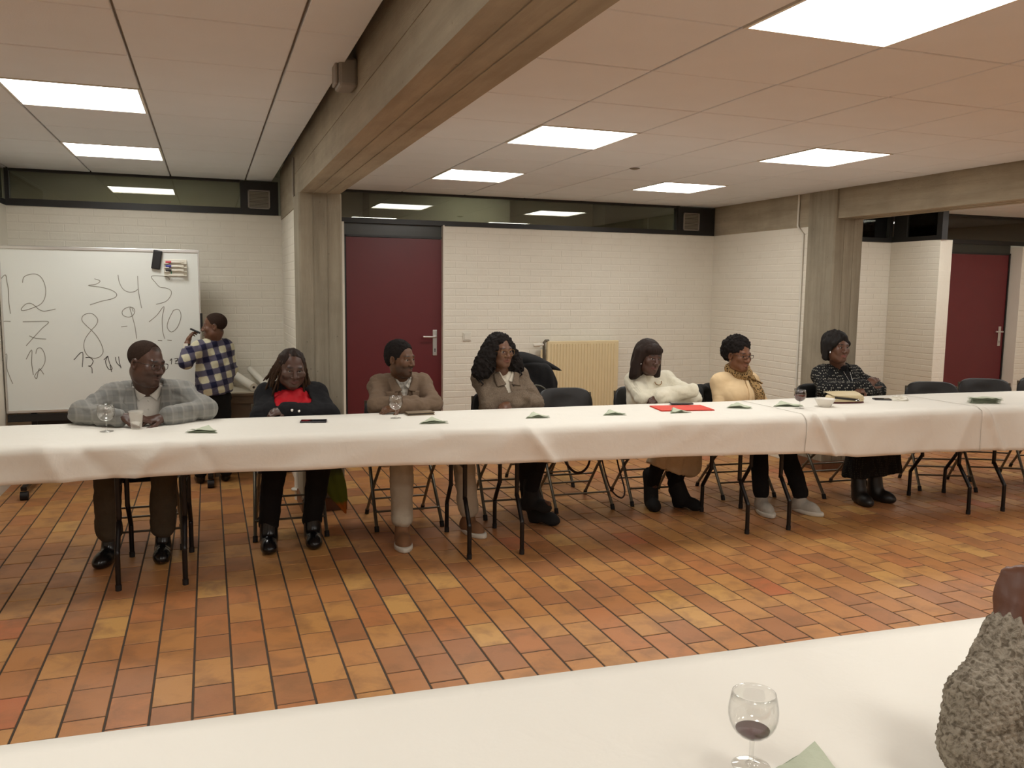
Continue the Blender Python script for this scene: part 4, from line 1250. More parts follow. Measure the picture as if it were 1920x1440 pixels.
class Head:
    def __init__(s, c, yaw, pitch=0, roll=0, sc=1.0):
        s.c = np.asarray(c, float); s.s = sc
        y, p, r = map(math.radians, (yaw, pitch, roll))
        lx = V3(-math.cos(y), -math.sin(y), 0); ly = V3(math.sin(y), -math.cos(y), 0); lz = V3(0, 0, 1)
        ly, lz = ly*math.cos(p)-lz*math.sin(p), lz*math.cos(p)+ly*math.sin(p)
        lx, lz = lx*math.cos(r)+lz*math.sin(r), lz*math.cos(r)-lx*math.sin(r)
        s.R = np.array([lx, ly, lz])
    def w(s, p): return s.c+np.asarray(p, float)*s.s @ s.R
    def loc(s, v): return ((v-s.c) @ s.R.T)/s.s
    def ell(s, V, c, r, k=.012, mode='add'): V.ell(s.w(c), np.asarray(r)*s.s, s.R, k*s.s, mode)
    def cap(s, V, a, b, ra, rb, k=.01, mode='add'): V.cap(s.w(a), s.w(b), ra*s.s, rb*s.s, k*s.s, mode)
    def mat4(s):
        m = Matrix([list(s.R[:, 0])+[0], list(s.R[:, 1])+[0], list(s.R[:, 2])+[0], [0, 0, 0, 1]])
        return Matrix(((s.R[0][0], s.R[1][0], s.R[2][0], s.c[0]), (s.R[0][1], s.R[1][1], s.R[2][1], s.c[1]), (s.R[0][2], s.R[1][2], s.R[2][2], s.c[2]), (0, 0, 0, 1)))
def build_head(V, H, fat=1.0, jaw=1.0, smile=0.0, nose=1.0):
    e, c = H.ell, H.cap
    e(V, (0, -.014, .036), (.074, .094, .080), .0)
    e(V, (0, .028, -.028), (.060*fat, .062, .082), .03)
    e(V, (0, .022, -.075), (.050*fat*jaw, .050, .040), .03)
    c(V, (-.012*jaw, .062, -.098), (.012*jaw, .062, -.098), .021, .021, .025)
    for sx in (-1, 1):
        e(V, (sx*.040*fat, .016, -.062), (.026, .040, .036), .03)
        e(V, (sx*.041*fat, .062, -.022), (.024*fat, .022, .024), .02)
        e(V, (sx*.077, -.010, -.006), (.009, .019, .031), .008)
        e(V, (sx*.080, -.004, -.004), (.004, .010, .018), .004, 'cut')
    c(V, (-.036, .076, .022), (.036, .076, .022), .011, .011, .014)
    for sx in (-1, 1):
        e(V, (sx*.031, .095, .004), (.020, .016, .013), .010, 'cut')
        c(V, (sx*.017, .083, .011), (sx*.046, .074, .010), .0050, .0045, .006)
        c(V, (sx*.018, .083, -.008), (sx*.044, .076, -.007), .0042, .0040, .006)
    c(V, (0, .084, .014), (0, .105, -.030), .0075, .0125*nose, .010)
    for sx in (-1, 1): e(V, (sx*.014*nose, .096, -.034), (.0105*nose, .011, .0085), .007)
    lw = .024+.006*smile
    for sx in (-1, 1):
        c(V, (0, .0900, -.0590), (sx*lw, .0800, -.0630+.006*smile), .0066, .0036, .004)
        c(V, (0, .0885, -.0730), (sx*lw*.9, .0785, -.0675+.006*smile), .0074, .0036, .004)
        if smile: e(V, (sx*.040, .066, -.040), (.018, .016, .016), .014)
    e(V, (0, .104, -.0660), (lw, .014, .0016), .003, 'cut')
def hand(V, w, d, n, curl=(20, 25, 20), s=1.0, thumb=1, spread=0.0, splay=None):
    w = np.asarray(w, float); d = np.asarray(d, float); d /= np.linalg.norm(d)
    n = np.asarray(n, float); n = n-d*(n @ d); n /= np.linalg.norm(n); t = np.cross(d, n)
    V.ell(w+d*.048*s, (.052*s, .040*s, .0165*s), np.array([d, t, n]), .012)
    V.cap(w-d*.02*s, w+d*.03*s, .026*s, .024*s, .02)
    for i, (off, L, r) in enumerate(((.030, .072, .0088), (.0105, .080, .0090), (-.010, .075, .0086), (-.0285, .058, .0078))):
        p = w+d*(.085-.004*abs(i-1.2))*s+t*off*s*thumb; dd = d+t*thumb*off*spread*8; dd = dd/np.linalg.norm(dd); nn = n
        for j, (fr, cu) in enumerate(zip((.44, .31, .25), curl)):
            a = math.radians(cu*(1+.12*i))
            dd, nn = dd*math.cos(a)-nn*math.sin(a), nn*math.cos(a)+dd*math.sin(a)
            p2 = p+dd*L*fr*s
            V.cap(p, p2, r*s*(1-.08*j), r*s*(.93-.1*j), .004 if j else .008)
            p = p2
    p = w+d*.022*s+t*.030*s*thumb-n*.004*s; dd = d*.66+t*.70*thumb-n*.25; dd /= np.linalg.norm(dd)
    for L, r in ((.040, .0118), (.030, .0102), (.022, .0088)):
        p2 = p+dd*L*s; V.cap(p, p2, r*s, r*s*.9, .008); p = p2; dd = dd*.9+d*.45; dd /= np.linalg.norm(dd)
def m_skin(name, gloss=.42):
    t = NT(name)
    a = t.n('ShaderNodeVertexColor', layer_name='Col')
    v = t.coord('Object')
    k = t.ramp(t.noise(16, 4, v), [(0, (.86, .85, .84)), (1, (1.12, 1.12, 1.12))])
    c = t.mix(1.0, a.outputs[0], k, 'MULTIPLY')
    return t.bsdf(c, gloss, 0, .45, t.noise(220, 2, v), .10, .002, Subsurface_Weight=.06, Subsurface_Radius=(.012, .005, .003))
M_SKIN = m_skin('skin')
def m_eye():
    t = NT('eye'); v = t.coord('Object'); z = t.n('ShaderNodeSeparateXYZ'); t.l(v, z.inputs[0])
    r = t.math('SQRT', t.math('ADD', t.math('POWER', z.outputs[0], 2), t.math('POWER', z.outputs[2], 2)))
    c = t.ramp(t.math('MULTIPLY', r, 60), [(0, (.008, .006, .005)), (.30, (.012, .008, .006)), (.36, (.03, .015, .01)), (.43, (.30, .26, .22)), (1, (.26, .22, .18))])
    return t.bsdf(c, .25, 0, .4)
M_EYE = m_eye()
eye_me = None
def add_eyes(H, parent, look=(0, 0), origin=(0, 0, 0)):
    global eye_me
    if eye_me is None:
        mb = MB(); n = 12; prof = [(max(.0125*math.sin(math.pi*k/n), 1e-5), -.0125*math.cos(math.pi*k/n)) for k in range(n+1)]
        mb.lathe(prof, 16, (0, 0, 0), Matrix.Rotation(math.radians(-90), 4, 'X')); eye_me = mb.mesh('eye', M_EYE)
    for sx in (-1, 1):
        o = link('eye', eye_me, parent)
        m = H.mat4() @ Matrix.Translation(Vector((sx*.0315, .0722, .0015))*H.s) @ Matrix.Rotation(math.radians(-look[0]), 4, 'Z') @ Matrix.Rotation(math.radians(look[1]), 4, 'X') @ Matrix.Scale(H.s, 4)
        o.matrix_local = Matrix.Translation(-Vector(origin)) @ m
def hpart(mb, H, name, mat, parent, origin):
    o = mb.build(name, mat, parent)
    o.matrix_local = Matrix.Translation(-Vector(origin)) @ H.mat4() @ Matrix.Scale(H.s, 4)
    return o
def face_colors(v, H, base, lips=None, stubble=0, scalp=None, brow=(.006, .004, .003)):
    p = H.loc(v); col = np.tile(np.array(base), (len(v), 1))
    def blend(m, c):
        nonlocal col
        m = np.clip(m, 0, 1)[:, None]; col = col*(1-m)+np.array(c)*m
    inhead = (np.abs(p) < .16).all(1)
    if stubble:
        g = np.clip((-.028-p[:, 2])/.02, 0, 1)*np.clip((p[:, 1]+.01)/.03, 0, 1)*inhead*(p[:, 2] > -.14)
        blend(g*stubble, dim(base, .35))
        g = np.exp(-((p[:, 2]+.047)/.006)**2-(p[:, 0]/.026)**4)*(p[:, 1] > .07)*inhead
        blend(g*stubble*1.2, dim(base, .25))
    g = np.exp(-((p[:, 2]+.066)/.0100)**4-(p[:, 0]/.027)**4)*(p[:, 1] > .074)*inhead
    blend(g*.55, lips or (base[0]*1.1, base[1]*.85, base[2]*.85))
    b = np.exp(-((p[:, 2]-.0265-.10*np.abs(np.abs(p[:, 0])-.03))/.0045)**4-((np.abs(p[:, 0])-.032)/.018)**4)*(p[:, 1] > .05)*inhead
    blend(b*.9, brow)
    d = np.exp(-((p[:, 2]-.002)/.014)**2-((np.abs(p[:, 0])-.032)/.018)**2)*(p[:, 1] > .05)*inhead
    blend(d*.35, dim(base, .55))
    if scalp is not None:
        line = .058-.35*np.clip(p[:, 1]-.02, 0, 1)+.0
        g = np.clip((p[:, 2]-np.where(p[:, 1] > .03, .075-.35*(p[:, 1]-.06), .005+1.1*np.clip(p[:, 1]+.02, 0, .06)))/.008, 0, 1)*inhead
        g = np.maximum(g, np.clip((-.045-p[:, 1])/.015, 0, 1)*np.clip((p[:, 2]+.055)/.015, 0, 1)*inhead)
        blend(g*scalp[1], scalp[0])
    return col

def person(name, label, S, cat='person'):
    """S: skeleton in world metres; builds the continuous body and returns (body, origin)"""
    H = S['head']; org = np.array([S['P'][0], S['P'][1], 0.0])
    pts = [H.c]+[S[k] for k in ('P', 'neck', 'sa', 'sb', 'ea', 'eb', 'wa', 'wb', 'ka', 'kb', 'fa', 'fb', 'ta', 'tb')]
    pts = np.array(pts); lo = pts.min(0)-.16; hi = pts.max(0)+.16
    lo[2] = max(-.02, pts[:, 2].min()-.06)
    fine = [(H.c, np.full(3, .135*H.s), .0034)]
    for h in S.get('hands', ()):
        c = np.asarray(h[0], float)+np.asarray(h[1], float)/np.linalg.norm(h[1])*.09
        fine.append((c, np.full(3, .10), .0050))
    V = Vox(lo, hi, .011, fine)
    w = S.get('w', 1.0); u = S.get('u', 1.0)
    P, N = np.array(S['P'], float), np.array(S['neck'], float)
    C = P*.42+N*.58; B = P*.72+N*.28
    V.ell(P+V3(0, 0, .0), (.135*w*u, .105*w*u, .09*u), None, 0)
    V.ell(B, (.115*w*u, .092*w*u, .13*u), None, .05); V.ell(C, (.125*w*u, .085*w*u, .14*u), None, .05)
    for s_ in ('a', 'b'):
        sh, el, wr = (np.array(S[k+s_], float) for k in ('s', 'e', 'w'))
        V.cap(N+V3(0, 0, .0), sh, .035*u, .036*u, .03); V.cap(C+V3(0, 0, .05*u), sh, .06*u, .036*u, .03)
        V.cap(sh, el, .040*u, .034*u, .02); V.cap(el, wr, .035*u, .025*u, .015)
        hp = P+V3((-.085 if s_ == 'a' else .085)*w*u, -.02, -.01) if 'h'+s_ not in S else np.array(S['h'+s_], float)
        kn, an, to = (np.array(S[k+s_], float) for k in ('k', 'f', 't'))
        V.cap(hp, kn, .060*u, .045*u, .03); V.cap(kn, an, .043*u, .032*u, .02); V.cap(an-V3(0, 0, .03*u), to+V3(0, 0, .0), .030*u, .020*u, .02)
    V.cap(N-V3(0, 0, .02), H.w((0, -.022, -.05)), .056*u*S.get('nk', 1), .054*H.s*S.get('nk', 1), .03)
    build_head(V, H, **S.get('face', {}))
    for h in S.get('hands', ()): hand(V, *h[:3], **(h[3] if len(h) > 3 else {}))
    v, q = V.surf()
    col = face_colors(v, H, S['skin'], **S.get('paint', {}))
    hands = np.zeros(len(v))
    b = npmesh(name, v, q, M_SKIN, None, col, org)
    tag(b, label, cat, 'people around the far table')
    add_eyes(H, b, S.get('look', (0, 0)), org)
    return b, org
def garment(S, body, org, name, mat, prims, h=.011, amp=.004, freq=11, seed=1, cuts=(), fine=(), planes=(), stretch=(1, 1, 1), label=None, post=None, after=()):
    """prims: list of tuples ('cap', a, b, ra, rb, k) / ('ell', c, r, k[, R])"""
    lo, hi = np.full(3, 9.), np.full(3, -9.)
    for p in list(prims)+list(after):
        if p[0] == 'cap': r = max(p[3], p[4]); lo = np.minimum(lo, np.minimum(p[1], p[2])-r); hi = np.maximum(hi, np.maximum(p[1], p[2])+r)
        else: r = np.asarray(p[2]); r = np.full(3, r.max()) if len(p) > 4 else r; lo = np.minimum(lo, np.asarray(p[1])-r); hi = np.maximum(hi, np.asarray(p[1])+r)
    V = Vox(lo-.05, hi+.05, h, fine)
    for p in prims:
        if p[0] == 'cap': V.cap(*p[1:5], k=p[5] if len(p) > 5 else .03)
        else: V.ell(p[1], p[2], p[4] if len(p) > 4 else None, p[3] if len(p) > 3 else .03)
    for p in planes: V.plane(*p)
    for c in cuts:
        if callable(c): V.fun(c)
        elif c[0] == 'cap': V.cap(*c[1:5], k=.012, mode='cut')
        else: V.ell(c[1], c[2], c[3] if len(c) > 3 else None, .012, 'cut')
    for p in after:
        if p[0] == 'cap': V.cap(*p[1:5], k=p[5] if len(p) > 5 else .03)
        else: V.ell(p[1], p[2], p[4] if len(p) > 4 else None, p[3] if len(p) > 3 else .03)
    v, q = V.surf()
    if amp: v = wrinkle(v, q, amp, freq, seed, stretch)
    if post is not None: v = post(v, q)
    o = npmesh(name, v-org, q, mat, body)
    GEO[o.name] = (v, q)
    if label: o['label'] = label
    return o
GEO = {}
from mathutils.bvhtree import BVHTree
class Front:
    """finds the front (towards -y) of a garment at given x, z"""
    def __init__(s, *obs):
        vs, qs = [], []; n = 0
        for o in obs:
            v, q = GEO[o.name]; vs += [tuple(p) for p in v]; qs += [tuple(int(i)+n for i in f) for f in q]; n = len(vs)
        s.t = BVHTree.FromPolygons(vs, qs); s.last = None
    def y(s, x, z, y0=3.0):
        h = s.t.ray_cast(Vector((x, y0, z)), Vector((0, 1, 0)))
        if h[0] is not None: s.last = h[0].y; return h[0].y
        return s.last
    def p(s, x, z, off=.004): return (x, s.y(x, z)-off, z)
def torso_prims(S, g, low=True):
    w, u = S.get('w', 1.0), S.get('u', 1.0); P, N = np.array(S['P'], float), np.array(S['neck'], float)
    C = P*.42+N*.58; B = P*.72+N*.28
    out = [('ell', C+V3(0, 0, .0), (.155*w*u+g, .108*w*u+g, .165*u+g), .0), ('ell', B, (.148*w*u+g, .115*w*u+g, .15*u+g), .06)]
    if low: out.append(('ell', P, (.165*w*u+g, .13*w*u+g, .11*u+g), .05))
    for s_ in ('a', 'b'):
        sh = np.array(S['s'+s_], float)
        out += [('cap', N-V3(0, 0, .015), sh+V3(0, 0, .0), .040*u+g, .050*u+g, .035), ('cap', C+V3(0, 0, .05*u), sh, .085*u+g, .050*u+g, .04)]
    if S.get('bust'):
        b = S['bust']
        for sx in (-1, 1): out.append(('ell', C+V3(sx*.075*w, -.085*w-.01, -.005), (.075*b+g, .065*b+g, .07*b+g), .04))
    return out
def sleeve_prims(S, g, ra=.050, rb=.044, rc=.036, cuff=.0):
    out = []; u = S.get('u', 1.0)
    for s_ in ('a', 'b'):
        sh, el, wr = (np.array(S[k+s_], float) for k in ('s', 'e', 'w'))
        wr = wr-(wr-el)/np.linalg.norm(wr-el)*cuff
        out += [('cap', sh, el, ra*u+g, rb*u+g, .025), ('cap', el, wr, rb*u+g, rc*u+g, .02)]
    return out
def torso_front(S, g):
    """front surface of the trunk alone, used to lay lapels, collars and pockets on it"""
    pr = torso_prims(S, g); V = Vox(np.array(S['P'])-.45, np.array(S['neck'])+.35, .016)
    for p in pr:
        if p[0] == 'cap': V.cap(*p[1:5], k=p[5])
        else: V.ell(p[1], p[2], None, p[3])
    v, q = V.surf(); GEO['_tmp'] = (v, q)
    class T: name = '_tmp'
    return Front(T)
def leg_prims(S, g, rt=.078, rk=.062, ra=.050, fl=0.0, top=True):
    w, u = S.get('w', 1.0), S.get('u', 1.0); P = np.array(S['P'], float); out = []
    if top: out.append(('ell', P, (.160*w*u+g, .125*w*u+g, .10*u+g), .0))
    for s_ in ('a', 'b'):
        hp = P+V3((-.088 if s_ == 'a' else .088)*w*u, -.02, -.005) if 'h'+s_ not in S else np.array(S['h'+s_], float)
        kn, an = np.array(S['k'+s_], float), np.array(S['f'+s_], float)
        out += [('cap', hp, kn, rt*w*u+g, rk*u+g, .03), ('cap', kn, an+V3(0, 0, fl), rk*u+g, ra*u+g, .02)]
    return out
def shoe(S, body, org, s_, mat, kind='shoe', sole=None, label=None):
    u = S.get('u', 1.0)
    an, to = np.array(S['f'+s_], float), np.array(S['t'+s_], float)
    d = V3(to[0]-an[0], to[1]-an[1], 0); d /= np.linalg.norm(d)+1e-9; t = V3(-d[1], d[0], 0)
    R = np.array([d, t, V3(0, 0, 1)])
    z0 = S.get('lift'+s_, 0.0)
    base = V3(an[0], an[1], z0)
    toe = V3(to[0], to[1], z0); L = np.linalg.norm((toe-base)[:2])
    if L > .135*u: base = toe-d*.135*u; L = .135*u
    V = Vox(np.minimum(base, toe)-.12-V3(0, 0, 0), np.maximum(base, toe)+V3(.12, .12, .36), .0055)
    heel = base-d*.035*u
    V.ell(heel+V3(0, 0, .045*u), (.048*u, .038*u, .05*u), R, 0)
    V.ell(base+d*(L*.5)+V3(0, 0, .042*u), (L*.5, .041*u, .048*u), R, .03)
    V.ell(toe-d*.055*u+V3(0, 0, .032*u), (.075*u, .045*u, .035*u), R, .03)
    V.cap(base+V3(0, 0, .05*u), np.array([an[0], an[1], z0+(.115 if kind == 'shoe' else .12)*u]), .046*u, .042*u, .03)
    if kind == 'boot': V.cap(base+V3(0, 0, .08*u), np.array([an[0], an[1], z0])+V3(0, .01, .25*u), .048*u, .056*u, .03)
    if kind == 'heel':
        V.cap(heel+V3(0, 0, .05), heel+V3(0, 0, .0)-d*.008, .032, .026, .02); V.cap(base+V3(0, 0, .09), np.array([an[0], an[1], z0])+V3(0, .02, .24), .046, .055, .03)
        V.ell(base+d*.05+V3(0, 0, -.002), (.045, .06, .026), R, .01, 'cut')
    V.plane((0, 0, z0+.001), (0, 0, -1))
    v, q = V.surf()
    o = npmesh('boot' if kind != 'shoe' else 'shoe', v-org, q, mat, body)
    if label: o['label'] = label
    if sole is not None:
        V = Vox(np.minimum(base, toe)-.12, np.maximum(base, toe)+.12, .006)
        V.ell(base+d*(L*.5-.01)+V3(0, 0, .014), (L*.5+.062*u, .050*u, .05), R, 0)
        V.ell(toe-d*.055*u+V3(0, 0, .014), (.085*u, .053*u, .05), R, .02)
        V.plane((0, 0, z0+.030*u), (0, 0, 1)); V.plane((0, 0, z0), (0, 0, -1))
        v, q = V.surf(); npmesh('sole', v-org, q, sole, o)
    return o
def hair_mesh(H, body, org, mat, prims, h=.006, amp=.006, freq=40, seed=2, cuts=(), name='hair', relaxit=0, stretch=(1, 1, 1), label=None):
    lo, hi = np.full(3, 9.), np.full(3, -9.)
    for p in prims:
        r = max(np.max(p[2]) if p[0] == 'ell' else max(p[3], p[4]), 0)*H.s
        for c in ([p[1]] if p[0] == 'ell' else [p[1], p[2]]):
            W = H.w(c); lo = np.minimum(lo, W-r); hi = np.maximum(hi, W+r)
    V = Vox(lo-.03, hi+.03, h)
    for p in prims:
        if p[0] == 'ell': H.ell(V, p[1], p[2], p[3] if len(p) > 3 else .02)
        else: H.cap(V, *p[1:5], k=p[5] if len(p) > 5 else .02)
    for c in cuts:
        if c[0] == 'ell': H.ell(V, c[1], c[2], c[3] if len(c) > 3 else .006, 'cut')
        elif c[0] == 'cap': H.cap(V, *c[1:5], k=.006, mode='cut')
        else: V.fun(c[1])
    v, q = V.surf()
    if amp:
        n = vnormals(v, q); L = H.loc(v)*np.array(stretch)
        v = v+n*((noise3(L, freq, seed)+.6*noise3(L, freq*2.3, seed+1))*amp)[:, None]
    o = npmesh(name, v-org, q, mat, body)
    if label: o['label'] = label
    return o
def glasses(H, body, org, mat, lens=None, w=.026, hgt=.018, fwd=.104, round_=3.0, z=.001):
    g = MB()
    for sx in (-1, 1):
        pts = []
        for k in range(24):
            a = 2*math.pi*k/24; ca, sa = math.cos(a), math.sin(a); n = round_
            kk = (abs(ca)**n+abs(sa)**n)**(-1/n)
            pts.append((sx*.0325+ca*kk*w, fwd-.012*abs(sx*.0325+ca*kk*w)/.06, z+sa*kk*hgt))
        g.tube(pts, .0016, 6, closed=True)
        g.tube([(sx*(.0325+w), fwd-.012, z+.008), (sx*.070, fwd-.022, z+.008), (sx*.079, .01, z+.008), (sx*.079, -.012, z+.0), (sx*.077, -.02, z-.012)], .0017, 6)
    g.tube([(-.0075, fwd-.001, z+.004), (0, fwd+.003, z+.007), (.0075, fwd-.001, z+.004)], .0015, 6)
    o = hpart(g, H, 'glasses', mat, body, org)
    return o
def m_fabric(name, c0, c1, rough=.85, scale=60, bstr=.25, sheen=.0):
    t = NT(name); v = t.coord('Object')
    c = t.mix(t.noise(scale, 4, v, .7), rgba(c0), rgba(c1))
    return t.bsdf(c, rough, 0, .25, t.noise(scale*3, 3, v), bstr, .003, Sheen_Weight=sheen)
def m_hair(name, c0, c1, scale=(60, 60, 12), rough=.5):
    t = NT(name); v = t.coord('Object', scale)
    n = t.noise(1.0, 5, v, .7)
    return t.bsdf(t.mix(n, rgba(c0), rgba(c1)), rough+.1, 0, .18, n, .7, .006)
def m_plaid(name, base, stripe, dark, period, rot=(0, 0, 0), mode='check'):
    t = NT(name); v = t.coord('Object', None, rot)
    z = t.n('ShaderNodeSeparateXYZ'); t.l(v, z.inputs[0])
    def band(o, per, ph, wid, soft=.04):
        f = t.math('FRACT', t.math('ADD', t.math('DIVIDE', o, per), ph))
        return t.ramp(f, [(0, (1, 1, 1)), (max(.001, wid-soft), (1, 1, 1)), (wid, (0, 0, 0)), (1-soft, (0, 0, 0)), (1, (1, 1, 1))])
    xy = t.math('ADD', z.outputs[0], t.math('MULTIPLY', z.outputs[1], .35))
    if mode == 'check':
        a, b = band(xy, period, .1, .12), band(z.outputs[2], period*1.15, .3, .12)
        a2, b2 = band(xy, period, .6, .45), band(z.outputs[2], period*1.15, .75, .4)
        c = t.mix(t.math('MULTIPLY', t.math('ADD', a2, b2), .30), rgba(base), rgba(dark))
        c = t.mix(t.math('MULTIPLY', t.math('MAXIMUM', a, b), .28), c, rgba(stripe))
    else:
        a, b = band(xy, period, .1, .5, .10), band(z.outputs[2], period, .3, .5, .10)
        s = t.math('MULTIPLY', t.math('ADD', a, b), .5)
        c = t.ramp(s, [(0, base), (.25, base), (.5, stripe), (.75, stripe), (1, dark)])
    fine = t.noise(160, 3, v); c = t.mix(t.math('MULTIPLY', fine, .25), c, rgba(dark))
    return t.bsdf(c, .88, 0, .2, fine, .25, .002, Sheen_Weight=.15)
def m_dots(name, base, dot, scale):
    t = NT(name); v = t.coord('Object', (scale, scale*.9, scale*.85))
    vo = t.n('ShaderNodeTexVoronoi'); vo.inputs['Scale'].default_value = 1; vo.inputs['Randomness'].default_value = .25; t.l(v, vo.inputs['Vector'])
    k = t.ramp(vo.outputs['Distance'], [(0, (1, 1, 1)), (.26, (1, 1, 1)), (.34, (0, 0, 0)), (1, (0, 0, 0))])
    return t.bsdf(t.mix(k, rgba(base), rgba(dot)), .85, 0, .2)
def m_leopard():
    t = NT('leopard_print'); v = t.coord('Object')
    vo = t.n('ShaderNodeTexVoronoi'); vo.inputs['Scale'].default_value = 78; t.l(v, vo.inputs['Vector'])
    n = t.noise(90, 2, v)
    k = t.ramp(t.math('ADD', vo.outputs['Distance'], t.math('MULTIPLY', n, .35)), [(0, (1, 1, 1)), (.50, (1, 1, 1)), (.60, (0, 0, 0)), (1, (0, 0, 0))])
    c = t.mix(k, rgba(srgb(166, 134, 90)), rgba(srgb(48, 34, 22)))
    return t.bsdf(c, .85, 0, .2)
def strip(H_or_none, fn, nu, nv, name, mat, body, org, thick=.004, label=None):
    """thin curved piece of cloth (lapel, collar, flap) given by fn(u, v) in world metres"""
    mb = MB().grid(lambda u, v: Vector(fn(u, v))-Vector(org), nu, nv)
    o = mb.build(name, mat, body)
    m = o.modifiers.new('thickness', 'SOLIDIFY'); m.thickness = thick; m.offset = 0
    if label: o['label'] = label
    return o
def lerp(a, b, t): return tuple(x+(y-x)*t for x, y in zip(a, b))

# ------------------------------------------------------------------ collars, lapels and other small cloth pieces
def collar(body, org, N, mat, r=.062, rise=.034, gap=35, flare=.024, fall=.036, ry=.95, tilt=0.0, name='collar', thick=.004, yaw=0):
    N = np.asarray(N, float)
    def fn(u, v):
        a = math.radians(-90+yaw+gap+(360-2*gap)*u)
        if v < .45: k = v/.45; rr = r; zz = rise*k
        else: k = (v-.45)/.55; rr = r+flare*k; zz = rise-(fall)*k
        front = max(0, -math.sin(a-math.radians(yaw)))
        return (N[0]+rr*math.cos(a), N[1]+ry*rr*math.sin(a)-.012*front, N[2]+zz-tilt*front)
    return strip(None, fn, 36, 9, name, mat, body, org, thick)
def leaves(body, org, F, xc, zt, mat, a=.055, b=.006, drop=.055, tip=(.040, .085), wide=.028, name='collar', off=.006, thick=.004, back=None):
    """two pointed collar leaves lying on the chest"""
    for sx in (-1, 1):
        A, B = (a, zt), (b, zt-drop); A2, C = (a+wide, zt-.012), tip
        def fn(u, v):
            i = (A[0]+(B[0]-A[0])*u, A[1]+(B[1]-A[1])*u-.006*math.sin(math.pi*u)); o_ = (A2[0]+(C[0]-A2[0])*u, A2[1]+(zt-C[1]-A2[1])*u)
            x = xc+sx*(i[0]+(o_[0]-i[0])*v); z = i[1]+(o_[1]-i[1])*v
            return (x, F.y(x, z)-off-.006*math.sin(math.pi*min(1, v+.1)), z)
        strip(None, fn, 12, 6, name, mat, body, org, thick)
def lapels(body, org, F, xc, top, bot, wtop, wmax, mat, zs=.62, off=.005):
    """top/bot: (half gap, z) of the front opening"""
    for sx in (-1, 1):
        def fn(u, v):
            z = top[1]+(bot[1]-top[1])*u
            g = top[0]+(bot[0]-top[0])*u**.9
            ww = wtop+(wmax-wtop)*min(1, u/.38) if u < .38 else wmax*(1-(u-.38)/.62)**.8
            x = xc+sx*(g-.006+ww*v)
            y = F.y(x, z)
            return (x, y-off-.008*(1-v)*0-.004*math.sin(math.pi*v), z+.012*v*(1-u))
        strip(None, fn, 18, 6, 'lapel', mat, body, org, .006)
def patch(body, org, F, x0, x1, z0, z1, mat, name, off=.005, thick=.005, dip=0.0):
    def fn(u, v):
        x = x0+(x1-x0)*u; z = z0+(z1-z0)*v-dip*(1-v)*(1-abs(2*u-1))
        return F.p(x, z, off)
    return strip(None, fn, 10, 6, name, mat, body, org, thick)
def button(body, org, p, r, mat, name='button', n=(0, -1, 0)):
    mb = MB(); m = Matrix.Translation(Vector(p)-Vector(org)) @ Vector(n).to_track_quat('Z', 'Y').to_matrix().to_4x4()
    mb.lathe([(1e-4, 0), (r, 0), (r, .003), (r*.7, .0045), (1e-4, .0045)], 14, (0, 0, 0), m)
    return mb.build(name, mat, body)
def vopen(xc, ylim, top, bot):
    def fn(X, Y, Z):
        t = np.clip((Z-bot[1])/(top[1]-bot[1]), -.2, 1.6)
        w = bot[0]+(top[0]-bot[0])*t
        return np.maximum(np.maximum(np.abs(X-xc)-w, Y-ylim), bot[1]-.0-Z)
    return fn
SK1, SK2, SK3 = srgb(80, 54, 42), srgb(82, 57, 46), srgb(98, 66, 44)
SK4, SK5, SK6, SK7, SK8 = srgb(108, 74, 54), srgb(82, 56, 45), srgb(116, 75, 50), srgb(98, 66, 50), srgb(106, 72, 54)
M_HAIRB = m_hair('black_hair', (.006, .005, .005), (.020, .016, .014))
M_HAIRBR = m_hair('dark_brown_hair', (.010, .006, .005), (.035, .020, .014), (50, 50, 8))
M_BRAID = m_hair('brown_braids', (.010, .006, .004), (.075, .036, .016), (70, 70, 40))
M_BUZZ = plain('cropped_hair', (.036, .022, .016), .9, spec=.1, var=.4, nscale=120, bscale=240, bstr=.8)
M_AFRO = m_hair('tight_curls', (.005, .004, .004), (.022, .017, .015), (120, 120, 120), .8)
M_WSHIRT = m_fabric('white_shirt_cloth', srgb(214, 208, 198), srgb(228, 224, 216), .75, 20, .12)
M_BLACKC = m_fabric('black_knit', srgb(20, 20, 22), srgb(32, 31, 33), .9, 70)
M_BLKTR = m_fabric('black_trouser_cloth', srgb(20, 19, 20), srgb(28, 27, 28), .9, 50)
M_SHOEB = plain('black_shoe_leather', srgb(18, 17, 18), .22, var=.15)
M_SUEDE = plain('black_suede', srgb(17, 16, 17), .85, var=.2)
M_FRAME = plain('dark_spectacle_frame', srgb(48, 38, 32), .3, .4)
M_FRAMEG = plain('thin_gold_frame', srgb(150, 118, 78), .3, .8)
M_EARR = plain('silver_earring', (.8, .78, .74), .2, .9)

